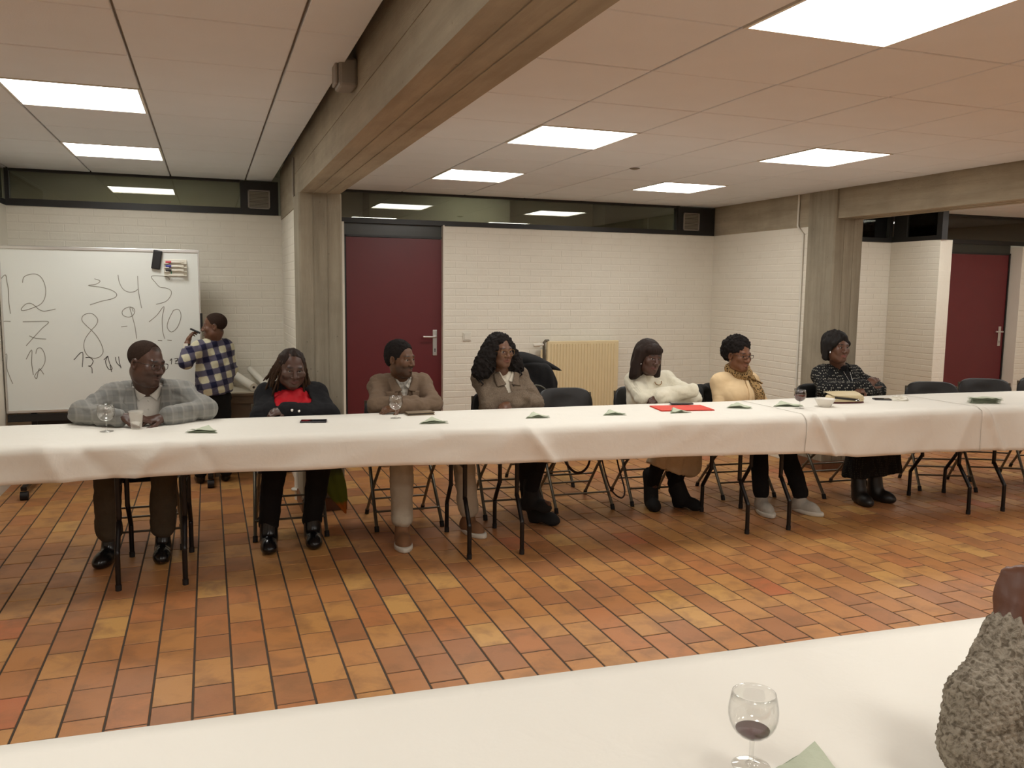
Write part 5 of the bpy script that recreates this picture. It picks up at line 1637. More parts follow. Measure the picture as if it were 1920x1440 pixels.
# ---- 1 man in grey checked blazer
def p1():
    H = Head(at(274, 681, 5.22), 50, 10, 4, 1.07)
    S = dict(P=(-.365, 5.50, .57), neck=(-.355, 5.335, .985), head=H, sa=(-.545, 5.39, .918), sb=(-.165, 5.39, .922),
             ea=(-.695, 5.215, .848), eb=(-.035, 5.20, .850), wa=(-.475, 5.035, .838), wb=(-.245, 5.055, .835),
             ka=(-.555, 5.07, .53), kb=(-.265, 5.07, .53), fa=(-.565, 5.12, .10), fb=(-.285, 5.12, .10), ta=(-.615, 4.985, .03), tb=(-.29, 4.97, .03),
             w=1.22, nk=1.12, skin=SK1, face=dict(fat=1.10, jaw=1.1, nose=1.15), paint=dict(scalp=((.020, .012, .009), .75), stubble=.35),
             hands=[((-.470, 5.035, .838), (1, -.05, -.02), (-.1, -.25, 1), dict(curl=(10, 14, 10), thumb=1, s=1.05)), ((-.250, 5.055, .822), (-1, -.12, -.02), (0, -.2, 1), dict(curl=(25, 35, 25), thumb=-1, s=1.05))])
    b, o = person('person', 'seated man in grey checked blazer and glasses leaning on the table', S)
    tr = m_fabric('olive_trouser_cloth', srgb(70, 62, 50), srgb(84, 74, 60), .9, 40)
    garment(S, b, o, 'trousers', tr, leg_prims(S, .012, ra=.060, fl=.085), .013, .006, 10, 3)
    for s_ in 'ab': shoe(S, b, o, s_, M_SHOEB, 'shoe')
    sh = garment(S, b, o, 'shirt', M_WSHIRT, torso_prims(S, .006), .012, .004, 12, 5)
    m = m_plaid('grey_checked_wool', srgb(140, 138, 132), srgb(170, 166, 156), srgb(106, 106, 104), .066)
    jk = garment(S, b, o, 'blazer', m, torso_prims(S, .024)+[('cap', (-.50, 5.36, .85), (-.42, 5.30, .82), .06, .06, .05), ('cap', (-.22, 5.36, .85), (-.29, 5.30, .82), .06, .06, .05)], .0085, .008, 10, 7, after=sleeve_prims(S, .012, .056, .050, .044, .02),
                 cuts=[vopen(-.345, 5.33, (.082, .985), (.050, .70))])
    F = torso_front(S, .024)
    lapels(b, o, F, -.345, (.078, .975), (.052, .72), .045, .075, m)
    leaves(b, o, torso_front(S, .008), -.348, .985, M_WSHIRT, .070, .010, .055, (.050, .090), .022)
    collar(b, o, (-.353, 5.345, .945), m, .090, .030, 62, .024, .030, tilt=.0, name='jacket_collar', thick=.006)
    for z in (.90, .85, .80): button(b, o, F.p(-.345, z, .002), .005, M_WSHIRT)
    hair_mesh(H, b, o, M_BUZZ, [('ell', (0, -.016, .038), (.0765, .0965, .0825), 0)], .006, .0, 60, 3, cuts=[('ell', (0, .075, .010), (.09, .075, .072), .01), ('ell', (0, .03, -.10), (.12, .12, .098), .01), ('ell', (0, .09, .085), (.055, .05, .035), .01)], name='cropped_hair')
    glasses(H, b, o, M_FRAME, w=.026, hgt=.017, fwd=.106)
p1()

# ---- 2 woman in red top and black cardigan
def p2():
    H = Head(at(547, 690, 5.42), 8, 12, 3, 1.0)
    S = dict(P=(.475, 5.53, .57), neck=(.485, 5.50, .925), head=H, sa=(.345, 5.53, .875), sb=(.635, 5.53, .872),
             ea=(.285, 5.37, .755), eb=(.705, 5.37, .755), wa=(.545, 5.285, .775), wb=(.435, 5.265, .815),
             ka=(.345, 5.07, .53), kb=(.605, 5.07, .53), fa=(.305, 5.12, .10), fb=(.565, 5.14, .10), ta=(.295, 4.96, .03), tb=(.56, 4.98, .03),
             w=1.25, bust=1.15, skin=SK2, face=dict(fat=1.12, nose=1.15), paint=dict(lips=srgb(104, 60, 58)), look=(5, 12),
             hands=[((.435, 5.262, .815), (-1, -.02, -.12), (-.2, -.5, .9), dict(curl=(20, 30, 25), thumb=-1, s=.92))])
    b, o = person('person', 'seated woman in red top and black cardigan with thin braids', S)
    garment(S, b, o, 'trousers', M_BLKTR, leg_prims(S, .012, ra=.05, fl=.05), .013, .005, 10, 13)
    for s_ in 'ab': shoe(S, b, o, s_, M_SHOEB, 'boot')
    red = m_fabric('red_blouse_cloth', srgb(178, 22, 34), srgb(196, 30, 40), .6, 18, .15)
    tp = garment(S, b, o, 'red_top', red, torso_prims(S, .010), .010, .007, 16, 15, cuts=[('ell', (.487, 5.43, 1.0), (.070, .10, .085))], stretch=(1.6, 1, .6))
    cd = garment(S, b, o, 'cardigan', M_BLACKC, torso_prims(S, .026), .0095, .007, 11, 17, after=sleeve_prims(S, .015, .058, .054, .042, .0),
                 cuts=[vopen(.482, 5.44, (.098, .935), (.15, .60))])
    wr, el = np.array(S['wb']), np.array(S['eb'])
    for k, t in enumerate((.10, .26, .42)):
        p = wr+(el-wr)*t; button(b, o, (p[0], p[1]-.062, p[2]+.010), .0085, M_EARR, 'cuff_button', (0, -1, .25))
    # braids: cap of hair and hanging plaits
    hair_mesh(H, b, o, M_HAIRBR, [('ell', (0, -.020, .038), (.082, .100, .084), 0), ('ell', (0, -.055, -.03), (.074, .055, .08), .03)], .0055, .010, 60, 5,
              cuts=[('ell', (0, .088, .004), (.068, .078, .096), .008)], stretch=(1.2, .25, .6))
    R = random.Random(3); pl = []
    for k in range(40):
        a = math.radians(-205+230*k/33) if k < 34 else 0
        sx = 1 if k % 2 else -1
        t = (k//2)/19
        ang = math.radians(-60+120*t)             # from behind the ear to the front hairline
        x0 = sx*.078*math.cos(ang*.9); y0 = -.035+.062*math.sin(ang); z0 = .045+.03*math.cos(ang)
        L = .185+R.uniform(-.04, .04)
        out = .020+R.uniform(0, .045)
        pts = [(x0*.9, y0, z0), (x0+sx*.012, y0+.004, z0-.05), (x0+sx*(.012+out*.5), y0+R.uniform(-.01, .012), z0-L*.7), (x0+sx*(.01+out*R.uniform(.6, 1.4)), y0+R.uniform(-.01, .02), z0-L-.02)]
        pts = smooth_path(pts, 5)
        mb = MB().tube(pts, .005, 7, rs=[.0062+.0018*math.sin(i*2.6) for i in range(len(pts)-1)]+[.002])
        hpart(mb, H, 'braid', M_BRAID, b, o)
    for sx in (-1, 1): hpart(MB().tube([(sx*.082, .0, -.034), (sx*.084, .004, -.05)], .004, 8), H, 'earring', M_FRAMEG, b, o)
p2()

# ---- 3 man in brown jacket
def p3():
    H = Head(at(751, 673, 5.41), 40, 3, 0, .98)
    S = dict(P=(1.20, 5.52, .57), neck=(1.195, 5.485, .975), head=H, sa=(1.055, 5.51, .915), sb=(1.34, 5.51, .92),
             ea=(.995, 5.31, .812), eb=(1.375, 5.31, .812), wa=(1.24, 5.195, .838), wb=(1.115, 5.13, .826),
             ka=(1.10, 5.03, .53), kb=(1.50, 5.05, .53), fa=(1.085, 4.96, .10), fb=(1.545, 5.06, .10), ta=(1.065, 4.80, .03), tb=(1.585, 4.93, .03),
             w=1.05, skin=SK3, face=dict(fat=.97, jaw=1.0, nose=1.05), paint=dict(stubble=.8),
             hands=[((1.115, 5.13, .824), (-1, -.1, -.08), (0, -.35, 1), dict(curl=(16, 28, 22), thumb=-1, s=1.0))])
    b, o = person('person', 'seated man in brown jacket over checked shirt with folded arms', S)
    tr = m_fabric('stone_trouser_cloth', srgb(176, 166, 148), srgb(196, 186, 168), .9, 30)
    garment(S, b, o, 'trousers', tr, leg_prims(S, .012, ra=.054, fl=.06), .013, .007, 10, 23)
    sue = plain('tan_suede', srgb(122, 84, 54), .8, var=.15); wh = plain('white_rubber_sole', srgb(206, 198, 184), .6, var=.05)
    for s_ in 'ab': shoe(S, b, o, s_, sue, 'shoe', wh)
    chk = m_plaid('checked_shirt_cloth', srgb(208, 202, 190), srgb(150, 140, 126), srgb(96, 88, 78), .026)
    sh = garment(S, b, o, 'shirt', chk, torso_prims(S, .006), .012, .003, 12, 25)
    jm = m_fabric('brown_jacket_cloth', srgb(106, 88, 72), srgb(122, 102, 84), .88, 50)
    jk = garment(S, b, o, 'jacket', jm, torso_prims(S, .020), .0085, .008, 11, 27, after=sleeve_prims(S, .010, .054, .048, .040, .01),
                 cuts=[vopen(1.20, 5.44, (.060, .985), (.004, .85))])
    F = torso_front(S, .020)
    leaves(b, o, torso_front(S, .010), 1.20, .985, chk, .052, .004, .055, (.036, .085), .018)
    leaves(b, o, F, 1.20, .985, jm, .064, .020, .085, (.085, .105), .040, 'jacket_collar', .008, .008)
    for sx in (-1, 1):
        patch(b, o, F, 1.20+sx*.10-.052, 1.20+sx*.10+.052, .858, .892, jm, 'pocket_flap', .010, .010, .010)
        patch(b, o, F, 1.20+sx*.10-.047, 1.20+sx*.10+.047, .775, .865, jm, 'pocket', .004, .006)
    patch(b, o, F, 1.192, 1.224, .70, .86, jm, 'placket', .006, .006)
    for z in (.84, .79, .74): button(b, o, F.p(1.208, z, .007), .006, M_BLACKP)
    hair_mesh(H, b, o, M_AFRO, [('ell', (0, -.020, .044), (.082, .102, .088), 0), ('ell', (0, -.06, -.005), (.07, .05, .06), .03)], .005, .007, 95, 3,
              cuts=[('ell', (0, .092, .012), (.085, .072, .072), .008), ('ell', (0, .03, -.10), (.12, .115, .088), .008)])
p3()

# ---- 4 woman with curly hair, tweed jacket
def p4():
    H = Head(at(939, 658, 5.47), 14, 2, -2, .93)
    S = dict(P=(1.955, 5.56, .57), neck=(1.92, 5.53, 1.0), head=H, sa=(1.785, 5.56, .94), sb=(2.065, 5.56, .948),
             ea=(1.79, 5.395, .765), eb=(2.135, 5.395, .775), wa=(2.005, 5.30, .835), wb=(1.93, 5.275, .795),
             ka=(1.93, 5.08, .55), kb=(2.06, 5.06, .60), fa=(2.01, 5.18, .12), fb=(1.99, 5.09, .20), ta=(2.15, 5.02, .03), tb=(2.08, 5.0, .16), liftb=.10,
             w=.98, bust=.95, skin=SK4, face=dict(fat=.95, jaw=.9), paint=dict(lips=srgb(138, 76, 66)),
             hands=[((1.925, 5.275, .793), (-1, 0, -.12), (-.1, -.6, .8), dict(curl=(20, 30, 25), thumb=-1, s=.88))])
    b, o = person('person', 'seated woman with voluminous black curly hair and tweed jacket', S)
    garment(S, b, o, 'trousers', M_BLKTR, leg_prims(S, .008, .072, .058, .045, .05), .013, .004, 10, 33)
    for s_ in 'ab': shoe(S, b, o, s_, M_SUEDE, 'heel')
    cream = m_fabric('cream_blouse_cloth', srgb(206, 196, 178), srgb(220, 210, 192), .7, 20, .12)
    sh = garment(S, b, o, 'blouse', cream, torso_prims(S, .005), .011, .003, 12, 35)
    tw = NT('brown_tweed'); v = tw.coord('Object', (1, 1, 2.6)); n1 = tw.noise(150, 4, v, .8); n2 = tw.noise(34, 3, v)
    c = tw.ramp(n1, [(0, srgb(70, 60, 50)), (.40, srgb(98, 84, 70)), (.55, srgb(126, 110, 94)), (.7, srgb(152, 138, 120)), (1, srgb(160, 148, 130))])
    c = tw.mix(tw.math('MULTIPLY', n2, .35), c, rgba(srgb(86, 72, 60))); tm = tw.bsdf(c, .92, 0, .2, n1, .5, .003)
    jk = garment(S, b, o, 'jacket', tm, torso_prims(S, .020), .0085, .007, 12, 37, after=sleeve_prims(S, .011, .053, .047, .040, .0),
                 cuts=[vopen(1.945, 5.50, (.050, 1.0), (.006, .80))])
    F = torso_front(S, .020)
    leaves(b, o, torso_front(S, .008), 1.94, 1.0, cream, .050, .006, .06, (.036, .085), .018)
    leaves(b, o, F, 1.94, .995, tm, .058, .020, .080, (.085, .095), .036, 'jacket_collar', .008, .008)
    patch(b, o, F, 1.952, 1.985, .74, .93, tm, 'front_edge', .004, .006)
    for z in (.905, .845, .79): button(b, o, F.p(1.972, z, .009), .008, M_FRAME)
    # curls: mass of hair to the shoulders, parted, face left free
    pr = [('ell', (0, -.030, .050), (.098, .108, .088), 0)]
    for sx in (-1, 1):
        pr += [('ell', (sx*.085, -.030, -.03), (.068, .080, .100), .04), ('ell', (sx*.125, -.035, -.10), (.080, .078, .085), .04), ('ell', (sx*.155, -.035, -.15), (.066, .066, .055), .03)]
    pr += [('ell', (0, -.085, -.09), (.12, .05, .11), .04)]
    hair_mesh(H, b, o, M_AFRO, pr, .0050, .022, 32, 7, cuts=[('ell', (.008, .095, -.018), (.058, .085, .100), .012), ('ell', (0, .05, -.14), (.05, .09, .07), .02)], name='curly_hair')
    # loose ringlets along the outline
    R = random.Random(8)
    for k in range(90):
        a = math.radians(R.uniform(-35, 215)); z = .06-.24*abs(math.cos(a))*R.uniform(.4, 1.0) if abs(math.cos(a)) > .3 else .05+.07*math.sin(a)
        x = math.cos(a)*(.10+.09*(.1-z)/.3); y = R.uniform(-.07, .045)
        if abs(x) < .07 and y > 0: continue
        pts = [(x+.010*math.cos(i*1.3+k), y+.010*math.sin(i*1.3+k), z-.010*i) for i in range(9)]
        hpart(MB().tube(pts, .0045, 6, rs=[.0055]*7+[.004, .0015]), H, 'ringlet', M_HAIRB, b, o)
    glasses(H, b, o, M_FRAMEG, w=.028, hgt=.024, fwd=.106, round_=2.2, z=-.003)
p4()

# ---- 5 woman in white sweater with straight hair and fringe
def p5():
    H = Head(at(1216, 670, 5.46), 10, 6, 4, 1.0)
    S = dict(P=(3.12, 5.57, .57), neck=(3.105, 5.535, .955), head=H, sa=(2.985, 5.565, .895), sb=(3.262, 5.56, .892),
             ea=(2.965, 5.37, .785), eb=(3.37, 5.35, .780), wa=(3.26, 5.225, .850), wb=(3.06, 5.255, .800),
             ka=(3.02, 5.10, .53), kb=(3.22, 5.10, .55), fa=(2.99, 5.26, .12), fb=(3.17, 5.24, .12), ta=(2.955, 5.12, .03), tb=(3.275, 5.06, .03),
             w=1.08, bust=.70, skin=SK5, face=dict(fat=1.02, nose=1.05), paint=dict(lips=srgb(112, 66, 62)),
             hands=[((3.06, 5.255, .798), (-1, 0, -.1), (-.1, -.6, .8), dict(curl=(20, 30, 25), thumb=-1, s=.9))])
    b, o = person('person', 'seated woman in white sweater with straight dark hair and fringe', S)
    garment(S, b, o, 'leggings', M_BLKTR, leg_prims(S, .006, .07, .056, .046, .05), .013, .003, 10, 43)
    for s_ in 'ab': shoe(S, b, o, s_, M_SUEDE, 'heel')
    be = m_fabric('beige_skirt_cloth', srgb(192, 172, 142), srgb(208, 188, 158), .9, 30)
    P = np.array(S['P'])
    pr = [('ell', P, (.19, .15, .11), 0)]
    for s_ in 'ab':
        hp = P+V3(-.09 if s_ == 'a' else .09, -.02, 0); kn = np.array(S['k'+s_])
        pr += [('cap', hp, kn, .10, .085, .06), ('cap', kn, kn+V3(-.05 if s_ == 'a' else .05, .10, -.26), .082, .085, .07)]
    pr += [('cap', (3.11, 5.12, .47), (3.12, 5.22, .30), .10, .12, .06)]
    garment(S, b, o, 'skirt', be, pr, .012, .010, 9, 44, planes=[((3.1, 5.15, .275), (-.38, 0, -1))], stretch=(1.8, 1.8, .5))
    kn_ = NT('white_ribbed_knit'); v = kn_.coord('Object'); z = kn_.n('ShaderNodeSeparateXYZ'); kn_.l(v, z.inputs[0])
    rb = kn_.math('SINE', kn_.math('MULTIPLY', z.outputs[0], 700)); cc = kn_.mix(kn_.noise(20, 3, v), rgba(srgb(216, 208, 186)), rgba(srgb(230, 224, 204)))
    wm = kn_.bsdf(cc, .9, 0, .2, kn_.math('ADD', rb, kn_.noise(120, 3, v)), .18, .002, Sheen_Weight=.2)
    jk = garment(S, b, o, 'sweater', wm, torso_prims(S, .010)+sleeve_prims(S, .010, .058, .052, .042, -.02), .0090, .006, 11, 47, cuts=[('ell', (3.112, 5.47, .995), (.075, .10, .055))])
    F = torso_front(S, .012)
    mb = MB().tube(smooth_path([Vector(F.p(3.125+.03*math.cos(a), .895+.02*math.sin(a), .004))-Vector(o) for a in (math.radians(q) for q in (170, 215, 260, 300, 345, 380))]), .003, 6)
    mb.build('necklace', M_FRAMEG, b)
    pr = [('ell', (0, -.022, .046), (.092, .106, .092), 0), ('ell', (0, -.055, -.05), (.10, .075, .13), .04)]
    for sx in (-1, 1): pr += [('cap', (sx*.080, -.005, .04), (sx*.094, .0, -.125), .034, .034, .03), ('cap', (sx*.085, -.03, -.06), (sx*.11, -.02, -.155), .034, .022, .03)]
    pr += [('ell', (0, .055, .062), (.070, .045, .040), .02)]
    hair_mesh(H, b, o, M_HAIRBR, pr, .0055, .005, 46, 9, cuts=[('ell', (.006, .105, -.040), (.054, .085, .078), .010), ('ell', (0, .06, -.15), (.06, .09, .07), .02)], stretch=(1.4, 1.4, .12), name='straight_hair')
    for sx in (-1, 1): hpart(MB().tube([(sx*.083, .026, -.036), (sx*.086, .03, -.052)], .004, 8), H, 'earring', M_EARR, b, o)
p5()

# ---- 6 woman with afro, glasses, leopard scarf, cream jacket
def p6():
    H = Head(at(1385, 666, 5.45), 10, 5, 0, 1.0)
    S = dict(P=(3.86, 5.53, .57), neck=(3.875, 5.52, .925), head=H, sa=(3.735, 5.545, .865), sb=(4.005, 5.545, .86),
             ea=(3.70, 5.47, .655), eb=(4.075, 5.46, .655), wa=(3.80, 5.26, .645), wb=(3.98, 5.26, .645),
             ka=(3.74, 5.05, .53), kb=(3.94, 5.05, .53), fa=(3.70, 4.93, .10), fb=(3.97, 4.84, .10), ta=(3.665, 4.775, .03), tb=(4.01, 4.70, .03),
             w=1.02, bust=1.0, skin=SK6, face=dict(fat=.98, nose=1.15), paint=dict(lips=srgb(150, 92, 74)), look=(8, 0),
             hands=[((3.80, 5.26, .645), (.7, -.5, -.1), (0, -.3, 1), dict(thumb=-1, s=.9)), ((3.98, 5.26, .645), (-.7, -.5, -.1), (0, -.3, 1), dict(s=.9))])
    b, o = person('person', 'seated woman with short afro, glasses and leopard print scarf', S)
    garment(S, b, o, 'trousers', M_BLKTR, leg_prims(S, .008, .072, .06, .05, .04), .013, .004, 10, 53)
    gs = plain('grey_white_sneaker', srgb(168, 160, 148), .7, var=.2, nscale=40); wh = plain('white_rubber_sole', srgb(206, 198, 184), .6)
    for s_ in 'ab': shoe(S, b, o, s_, gs, 'shoe', wh)
    cm = m_fabric('cream_jacket_cloth', srgb(228, 198, 154), srgb(236, 208, 166), .85, 24, .12)
    jk = garment(S, b, o, 'jacket', cm, torso_prims(S, .020)+sleeve_prims(S, .014, .054, .050, .044, .0), .0090, .004, 9, 57)
    F = torso_front(S, .026)
    patch(b, o, F, 3.868, 3.892, .62, .90, cm, 'front_edge', .003, .006)
    lm = m_leopard(); N = np.array(S['neck'])
    def ring(u, v):
        a = 2*math.pi*u; c = 2*math.pi*v
        R_ = .076+.006*math.sin(3*a); tz = .034+.022*math.sin(a)-.012*max(0, -math.sin(a))
        rr = .031+.005*math.sin(7*a+c)
        return (N[0]+(R_+rr*math.cos(c))*math.cos(a), N[1]-.012+(R_+rr*math.cos(c))*math.sin(a), N[2]+tz+1.25*rr*math.sin(c))
    mb = MB().grid(lambda u, v: Vector(ring(u, v))-Vector(o), 48, 14); scf = mb.build('scarf', lm, b)
    def tail(u, v):
        z = .925-.24*u; x = 3.93+.045*u+(v-.5)*(.072+.025*u)
        return F.p(x, z, .012+.008*math.sin(v*9+u*5))
    strip(None, tail, 22, 10, 'scarf_tail', lm, b, o, .012)
    def tail2(u, v):
        z = .915-.05*u-.03*(v-.5); x = 3.90+.12*u; 
        return (x, 5.40+.02*u-.02*math.sin(v*3), z+.05*(v-.5)*(1-.5*u))
    strip(None, tail2, 12, 8, 'scarf_tail', lm, b, o, .010)
    hair_mesh(H, b, o, M_AFRO, [('ell', (0, -.034, .062), (.098, .110, .094), 0), ('ell', (0, -.08, .02), (.085, .07, .085), .04)], .005, .020, 46, 11,
              cuts=[('ell', (0, .098, -.012), (.085, .080, .085), .008), ('ell', (0, .045, -.10), (.12, .10, .088), .008)], name='afro_hair')
    glasses(H, b, o, M_FRAME, w=.024, hgt=.012, fwd=.110)
    for sx in (-1, 1): hpart(MB().tube([(sx*.084, .0, -.036), (sx*.086, .002, -.044)], .0035, 8), H, 'earring', M_FRAMEG, b, o)
p6()

# ---- 7 smiling woman in black patterned cardigan
def p7():
    H = Head(at(1569, 651, 5.28), 2, 0, 0, .97)
    S = dict(P=(4.70, 5.34, .57), neck=(4.695, 5.345, .985), head=H, sa=(4.555, 5.375, .925), sb=(4.845, 5.375, .92),
             ea=(4.475, 5.215, .812), eb=(4.955, 5.20, .805), wa=(4.765, 5.12, .850), wb=(4.735, 5.095, .812),
             ka=(4.58, 4.92, .53), kb=(4.80, 4.92, .53), fa=(4.565, 4.93, .10), fb=(4.74, 4.95, .10), ta=(4.535, 4.76, .03), tb=(4.79, 4.80, .03),
             w=1.05, bust=1.05, skin=SK7, face=dict(fat=1.04, smile=1.0), paint=dict(lips=srgb(140, 70, 66)),
             hands=[((4.765, 5.115, .852), (.8, -.02, .62), (-.5, -.6, .5), dict(curl=(14, 20, 14), thumb=1, s=.9, spread=.15)), ((4.735, 5.09, .822), (-.9, -.1, .05), (0, -.4, .9), dict(curl=(20, 30, 25), thumb=-1, s=.9))])
    b, o = person('person', 'smiling woman in black patterned cardigan with crossed arms by the pillar', S)
    dk = m_dots('black_skirt_print', srgb(24, 23, 22), srgb(58, 56, 50), 90)
    P = np.array(S['P']); pr = [('ell', P, (.19, .15, .11), 0)]
    for s_ in 'ab':
        hp = P+V3(-.09 if s_ == 'a' else .09, -.02, 0); kn = np.array(S['k'+s_])
        pr += [('cap', hp, kn, .10, .085, .06), ('cap', kn, kn+V3(-.03 if s_ == 'a' else .07, .02, -.34), .082, .10, .06)]
    pr += [('cap', (4.69, 4.93, .50), (4.71, 4.95, .18), .10, .115, .06)]
    garment(S, b, o, 'skirt', dk, pr, .012, .008, 9, 64, planes=[((4.7, 5.0, .20), (.05, 0, -1))], stretch=(1.8, 1.8, .5))
    for s_ in 'ab': shoe(S, b, o, s_, plain('black_boot_leather', srgb(30, 28, 27), .4), 'boot')
    blk = garment(S, b, o, 'black_top', M_BLACKC, torso_prims(S, .006), .011, .003, 12, 65)
    dm = m_dots('black_white_print', srgb(22, 22, 23), srgb(140, 136, 124), 60)
    jk = garment(S, b, o, 'cardigan', dm, torso_prims(S, .020), .0085, .007, 11, 67, after=sleeve_prims(S, .014, .056, .052, .044, .01), cuts=[vopen(4.70, 5.30, (.055, .985), (.016, .83))])
    F = torso_front(S, .014)
    collar(b, o, (4.695, 5.34, .965), M_BLACKC, .056, .045, 2, .006, .02, tilt=.01, name='roll_neck', thick=.008)
    mb = MB().tube(smooth_path([Vector(F.p(4.70+sx*.032*(1-k/6.), .955-.022*k, .005))-Vector(o) for sx, k in ((-1, 0), (-1, 2), (-1, 4), (0, 6), (1, 4), (1, 2), (1, 0))]), .0011, 6)
    nk = mb.build('necklace', M_EARR, b)
    button(b, o, F.p(4.70, .822, .006), .010, M_EARR, 'pendant')
    pr = [('ell', (0, -.028, .052), (.095, .106, .088), 0), ('ell', (0, -.066, -.02), (.090, .060, .095), .04)]
    for sx in (-1, 1): pr += [('cap', (sx*.079, -.020, .03), (sx*.086, -.030, -.080), .031, .026, .03), ('cap', (sx*.006, .058, .086), (sx*.070, .044, .030), .019, .014, .02), ('cap', (sx*.070, .044, .030), (sx*.080, .020, -.020), .014, .010, .02)]
    hair_mesh(H, b, o, M_HAIRB, pr, .0050, .011, 34, 13, cuts=[('ell', (0, .112, -.030), (.060, .080, .090), .008), ('ell', (0, .06, -.14), (.07, .09, .07), .02)], stretch=(1.6, 1.6, .25))
    for sx in (-1, 1): hpart(MB().tube([(sx*.083, .02, -.034), (sx*.087, .024, -.044)], .006, 10), H, 'earring', M_EARR, b, o)
p7()

# ---- boy at the whiteboard
def p8():
    H = Head(at(402, 612, 6.93), -97, 2, 0, .88)
    S = dict(P=(.03, 6.98, .70), neck=(.025, 6.95, 1.135), head=H, sa=(-.075, 6.90, 1.085), sb=(.115, 6.98, 1.085),
             ea=(-.175, 6.86, .985), eb=(.155, 7.02, .905), wa=(-.160, 6.93, 1.120), wb=(.08, 7.12, .86),
             ka=(-.06, 6.98, .40), kb=(.090, 6.99, .40), fa=(-.095, 7.0, .08), fb=(.095, 7.0, .08), ta=(-.115, 7.13, .025), tb=(.09, 7.15, .025), ha=(-.03, 6.98, .66), hb=(.085, 6.98, .66),
             u=.74, w=.95, skin=SK8, face=dict(fat=1.05, jaw=.9), paint=dict(scalp=((.030, .018, .012), .8)),
             hands=[((-.158, 6.94, 1.135), (.35, .35, .85), (-.8, .1, .4), dict(curl=(25, 35, 30), thumb=1, s=.72))])
    b, o = person('person', 'small boy in blue and cream checked shirt turned to the whiteboard', S)
    del b['group']
    garment(S, b, o, 'trousers', M_BLKTR, leg_prims(S, .010, .078, .062, .055, .01), .013, .004, 10, 73)
    for s_ in 'ab': shoe(S, b, o, s_, M_SHOEB, 'shoe')
    pm = m_plaid('blue_cream_check', srgb(214, 208, 178), srgb(96, 92, 108), srgb(30, 30, 58), .10, (0, math.radians(12), 0), 'buffalo')
    P, N = np.array(S['P']), np.array(S['neck'])
    pr = torso_prims(S, .022)+sleeve_prims(S, .014, .056, .052, .042, .062)+[('cap', P+V3(0, 0, .20), P+V3(-.005, -.01, .085), .125, .135, .05)]
    garment(S, b, o, 'shirt', pm, pr, .0085, .006, 12, 75, planes=[((0, 0, .715), (.12, 0, -1))])
    collar(b, o, N+V3(0, 0, -.012), pm, .050, .026, 30, .014, .022, yaw=-150)
    hair_mesh(H, b, o, M_BUZZ, [('ell', (0, -.016, .038), (.0765, .0965, .0825), 0)], .006, .0, 60, 3, cuts=[('ell', (0, .080, .010), (.09, .075, .072), .01), ('ell', (0, .03, -.10), (.12, .115, .100), .01)], name='cropped_hair')
    w = np.array(S['wa']); mb = MB()
    d = Vector((.1, .45, .85)).normalized(); m = Matrix.Translation(Vector(w-o)-d*.018) @ d.to_track_quat('Z', 'Y').to_matrix().to_4x4()
    mb.lathe([(.0195, -.010), (.0220, -.010), (.0220, .010), (.0195, .010), (.0195, -.010)], 20, (0, 0, 0), m); wt = mb.build('watch_strap', M_BLACKP, b)
    f = MB(); q = Vector((w-o))-d*.018+Vector((-.010, -.023, .002)); mm = Matrix.Translation(q) @ Vector((-.25, -.95, .1)).to_track_quat('Z', 'Y').to_matrix().to_4x4()
    f.bbox(-.017, .017, -.019, .019, -.003, .007, .003, mm).build('watch_face', M_WHITEP, wt)
    hp = Vector(S['wa'])+Vector((.045, .02, .105))
    mk = empty('board_marker', hp); tag(mk, 'black marker held in the raised hand of the boy', 'marker')
    ax = Vector((.75, -.25, -.35)).normalized()
    MB().tube([-ax*.025, ax*.03], .0075, 10).build('barrel', M_BLACKP, mk); MB().tube([ax*.03, ax*.055], .0085, 10).build('cap', M_BLACKP, mk)
p8()

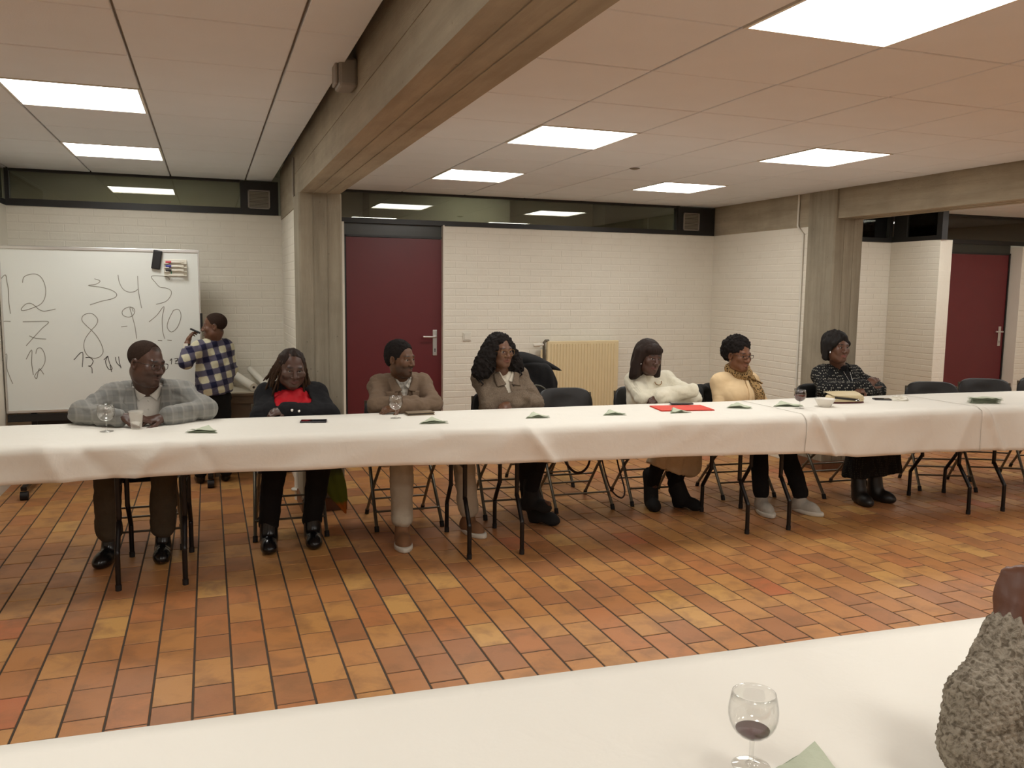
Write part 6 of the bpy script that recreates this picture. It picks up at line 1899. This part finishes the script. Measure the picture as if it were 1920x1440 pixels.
# ---- foreground person in chunky knit, elbow on the near table
def p9():
    H = Head((1.98, .72, 1.30), 150, 0, 0, 1.0)
    ev = np.array(on(1822, 1398, .850)); wv = np.array(at(1899, 1168, ev[1]+.06))
    S = dict(P=(2.0, .48, .57), neck=(1.96, .66, 1.06), head=H, sa=(1.77, .74, 1.0), sb=(2.14, .62, 1.0),
             ea=ev, eb=(2.22, .95, .87), wa=wv, wb=(1.93, 1.10, .85),
             ka=(1.9, .86, .50), kb=(2.15, .86, .50), fa=(1.9, .80, .10), fb=(2.15, .80, .10), ta=(1.9, .95, .03), tb=(2.15, .95, .03),
             w=1.05, skin=srgb(104, 66, 48), hands=[(wv, (.30, .02, 1), (-.75, -.45, 0), dict(curl=(62, 70, 40), thumb=1, s=1.02)), ((1.93, 1.10, .84), (-1, .1, 0), (0, 0, 1), dict(thumb=-1))])
    b, o = person('person', 'foreground person in chunky grey brown knit sweater with raised forearm', S)
    del b['group']
    garment(S, b, o, 'trousers', M_BLKTR, leg_prims(S, .012), .014, .004, 10, 83)
    for s_ in 'ab': shoe(S, b, o, s_, M_SHOEB, 'shoe')
    t = NT('chunky_knit'); v = t.coord('Object')
    n = t.noise(95, 3, v, .6, .6); n2 = t.noise(30, 3, v)
    c = t.ramp(n, [(0, srgb(62, 54, 44)), (.38, srgb(112, 102, 88)), (.55, srgb(158, 148, 132)), (1, srgb(178, 168, 152))])
    km = t.bsdf(c, .95, 0, .15, n, .9, .006)
    def knit(vv, q):
        nn = vnormals(vv, q)
        r = 1-np.abs(noise3(vv, 105, 5))*3.0; r2 = noise3(vv, 40, 9)
        # ribbed cuff near the wrist
        ax = (wv-ev)/np.linalg.norm(wv-ev); s_ = (vv-ev) @ ax/np.linalg.norm(wv-ev)
        near = np.linalg.norm(vv-(ev+np.outer(np.clip(s_, 0, 1.2), wv-ev)), axis=1) < .09
        side = np.cross(ax, V3(0, 0, 1)); side /= np.linalg.norm(side); sd2 = np.cross(ax, side)
        ang = np.arctan2((vv-ev) @ side, (vv-ev) @ sd2)
        rib = np.cos(ang*12)*.0034; st = np.sin(ang*17+1.2*np.sin(s_*31))*np.sin(s_*2*np.pi*19+np.round(ang*17/np.pi)*1.6)
        k = np.clip((s_-.60)/.06, 0, 1)*near; st = st*near
        return vv+nn*((r*.0020+r2*.004+st*.0022)*(1-k*.55)+rib*k)[:, None]
    a = (wv-ev)
    pr = torso_prims(S, .03)+[('cap', S['sa'], ev+V3(.03, 0, -.01), .068, .050, .02), ('cap', ev, ev+a*.32, .050, .056, .01), ('cap', ev+a*.32, ev+a*.66, .056, .041, .02), ('cap', ev+a*.66, ev+a*.90, .040, .038, .01),
         ('cap', S['sb'], S['eb'], .075, .065, .03), ('cap', S['eb'], S['wb'], .065, .045, .02)]
    garment(S, b, o, 'knit_sweater', km, pr, .012, .0, 9, 87, fine=[(ev*.5+wv*.5+V3(.02, 0, 0), (.13, .12, .17), .0030)], post=knit, planes=[])
    hair_mesh(H, b, o, M_AFRO, [('ell', (0, -.020, .044), (.082, .102, .088), 0)], .007, .004, 70, 3, cuts=[('ell', (0, .092, .012), (.085, .072, .072), .008)])
    ch = copy_tree(base); ch.location = (2.0, .46, 0); ch.rotation_euler = (0, 0, math.pi); ch['label'] = 'folding chair of the foreground person in the knit sweater'
p9()
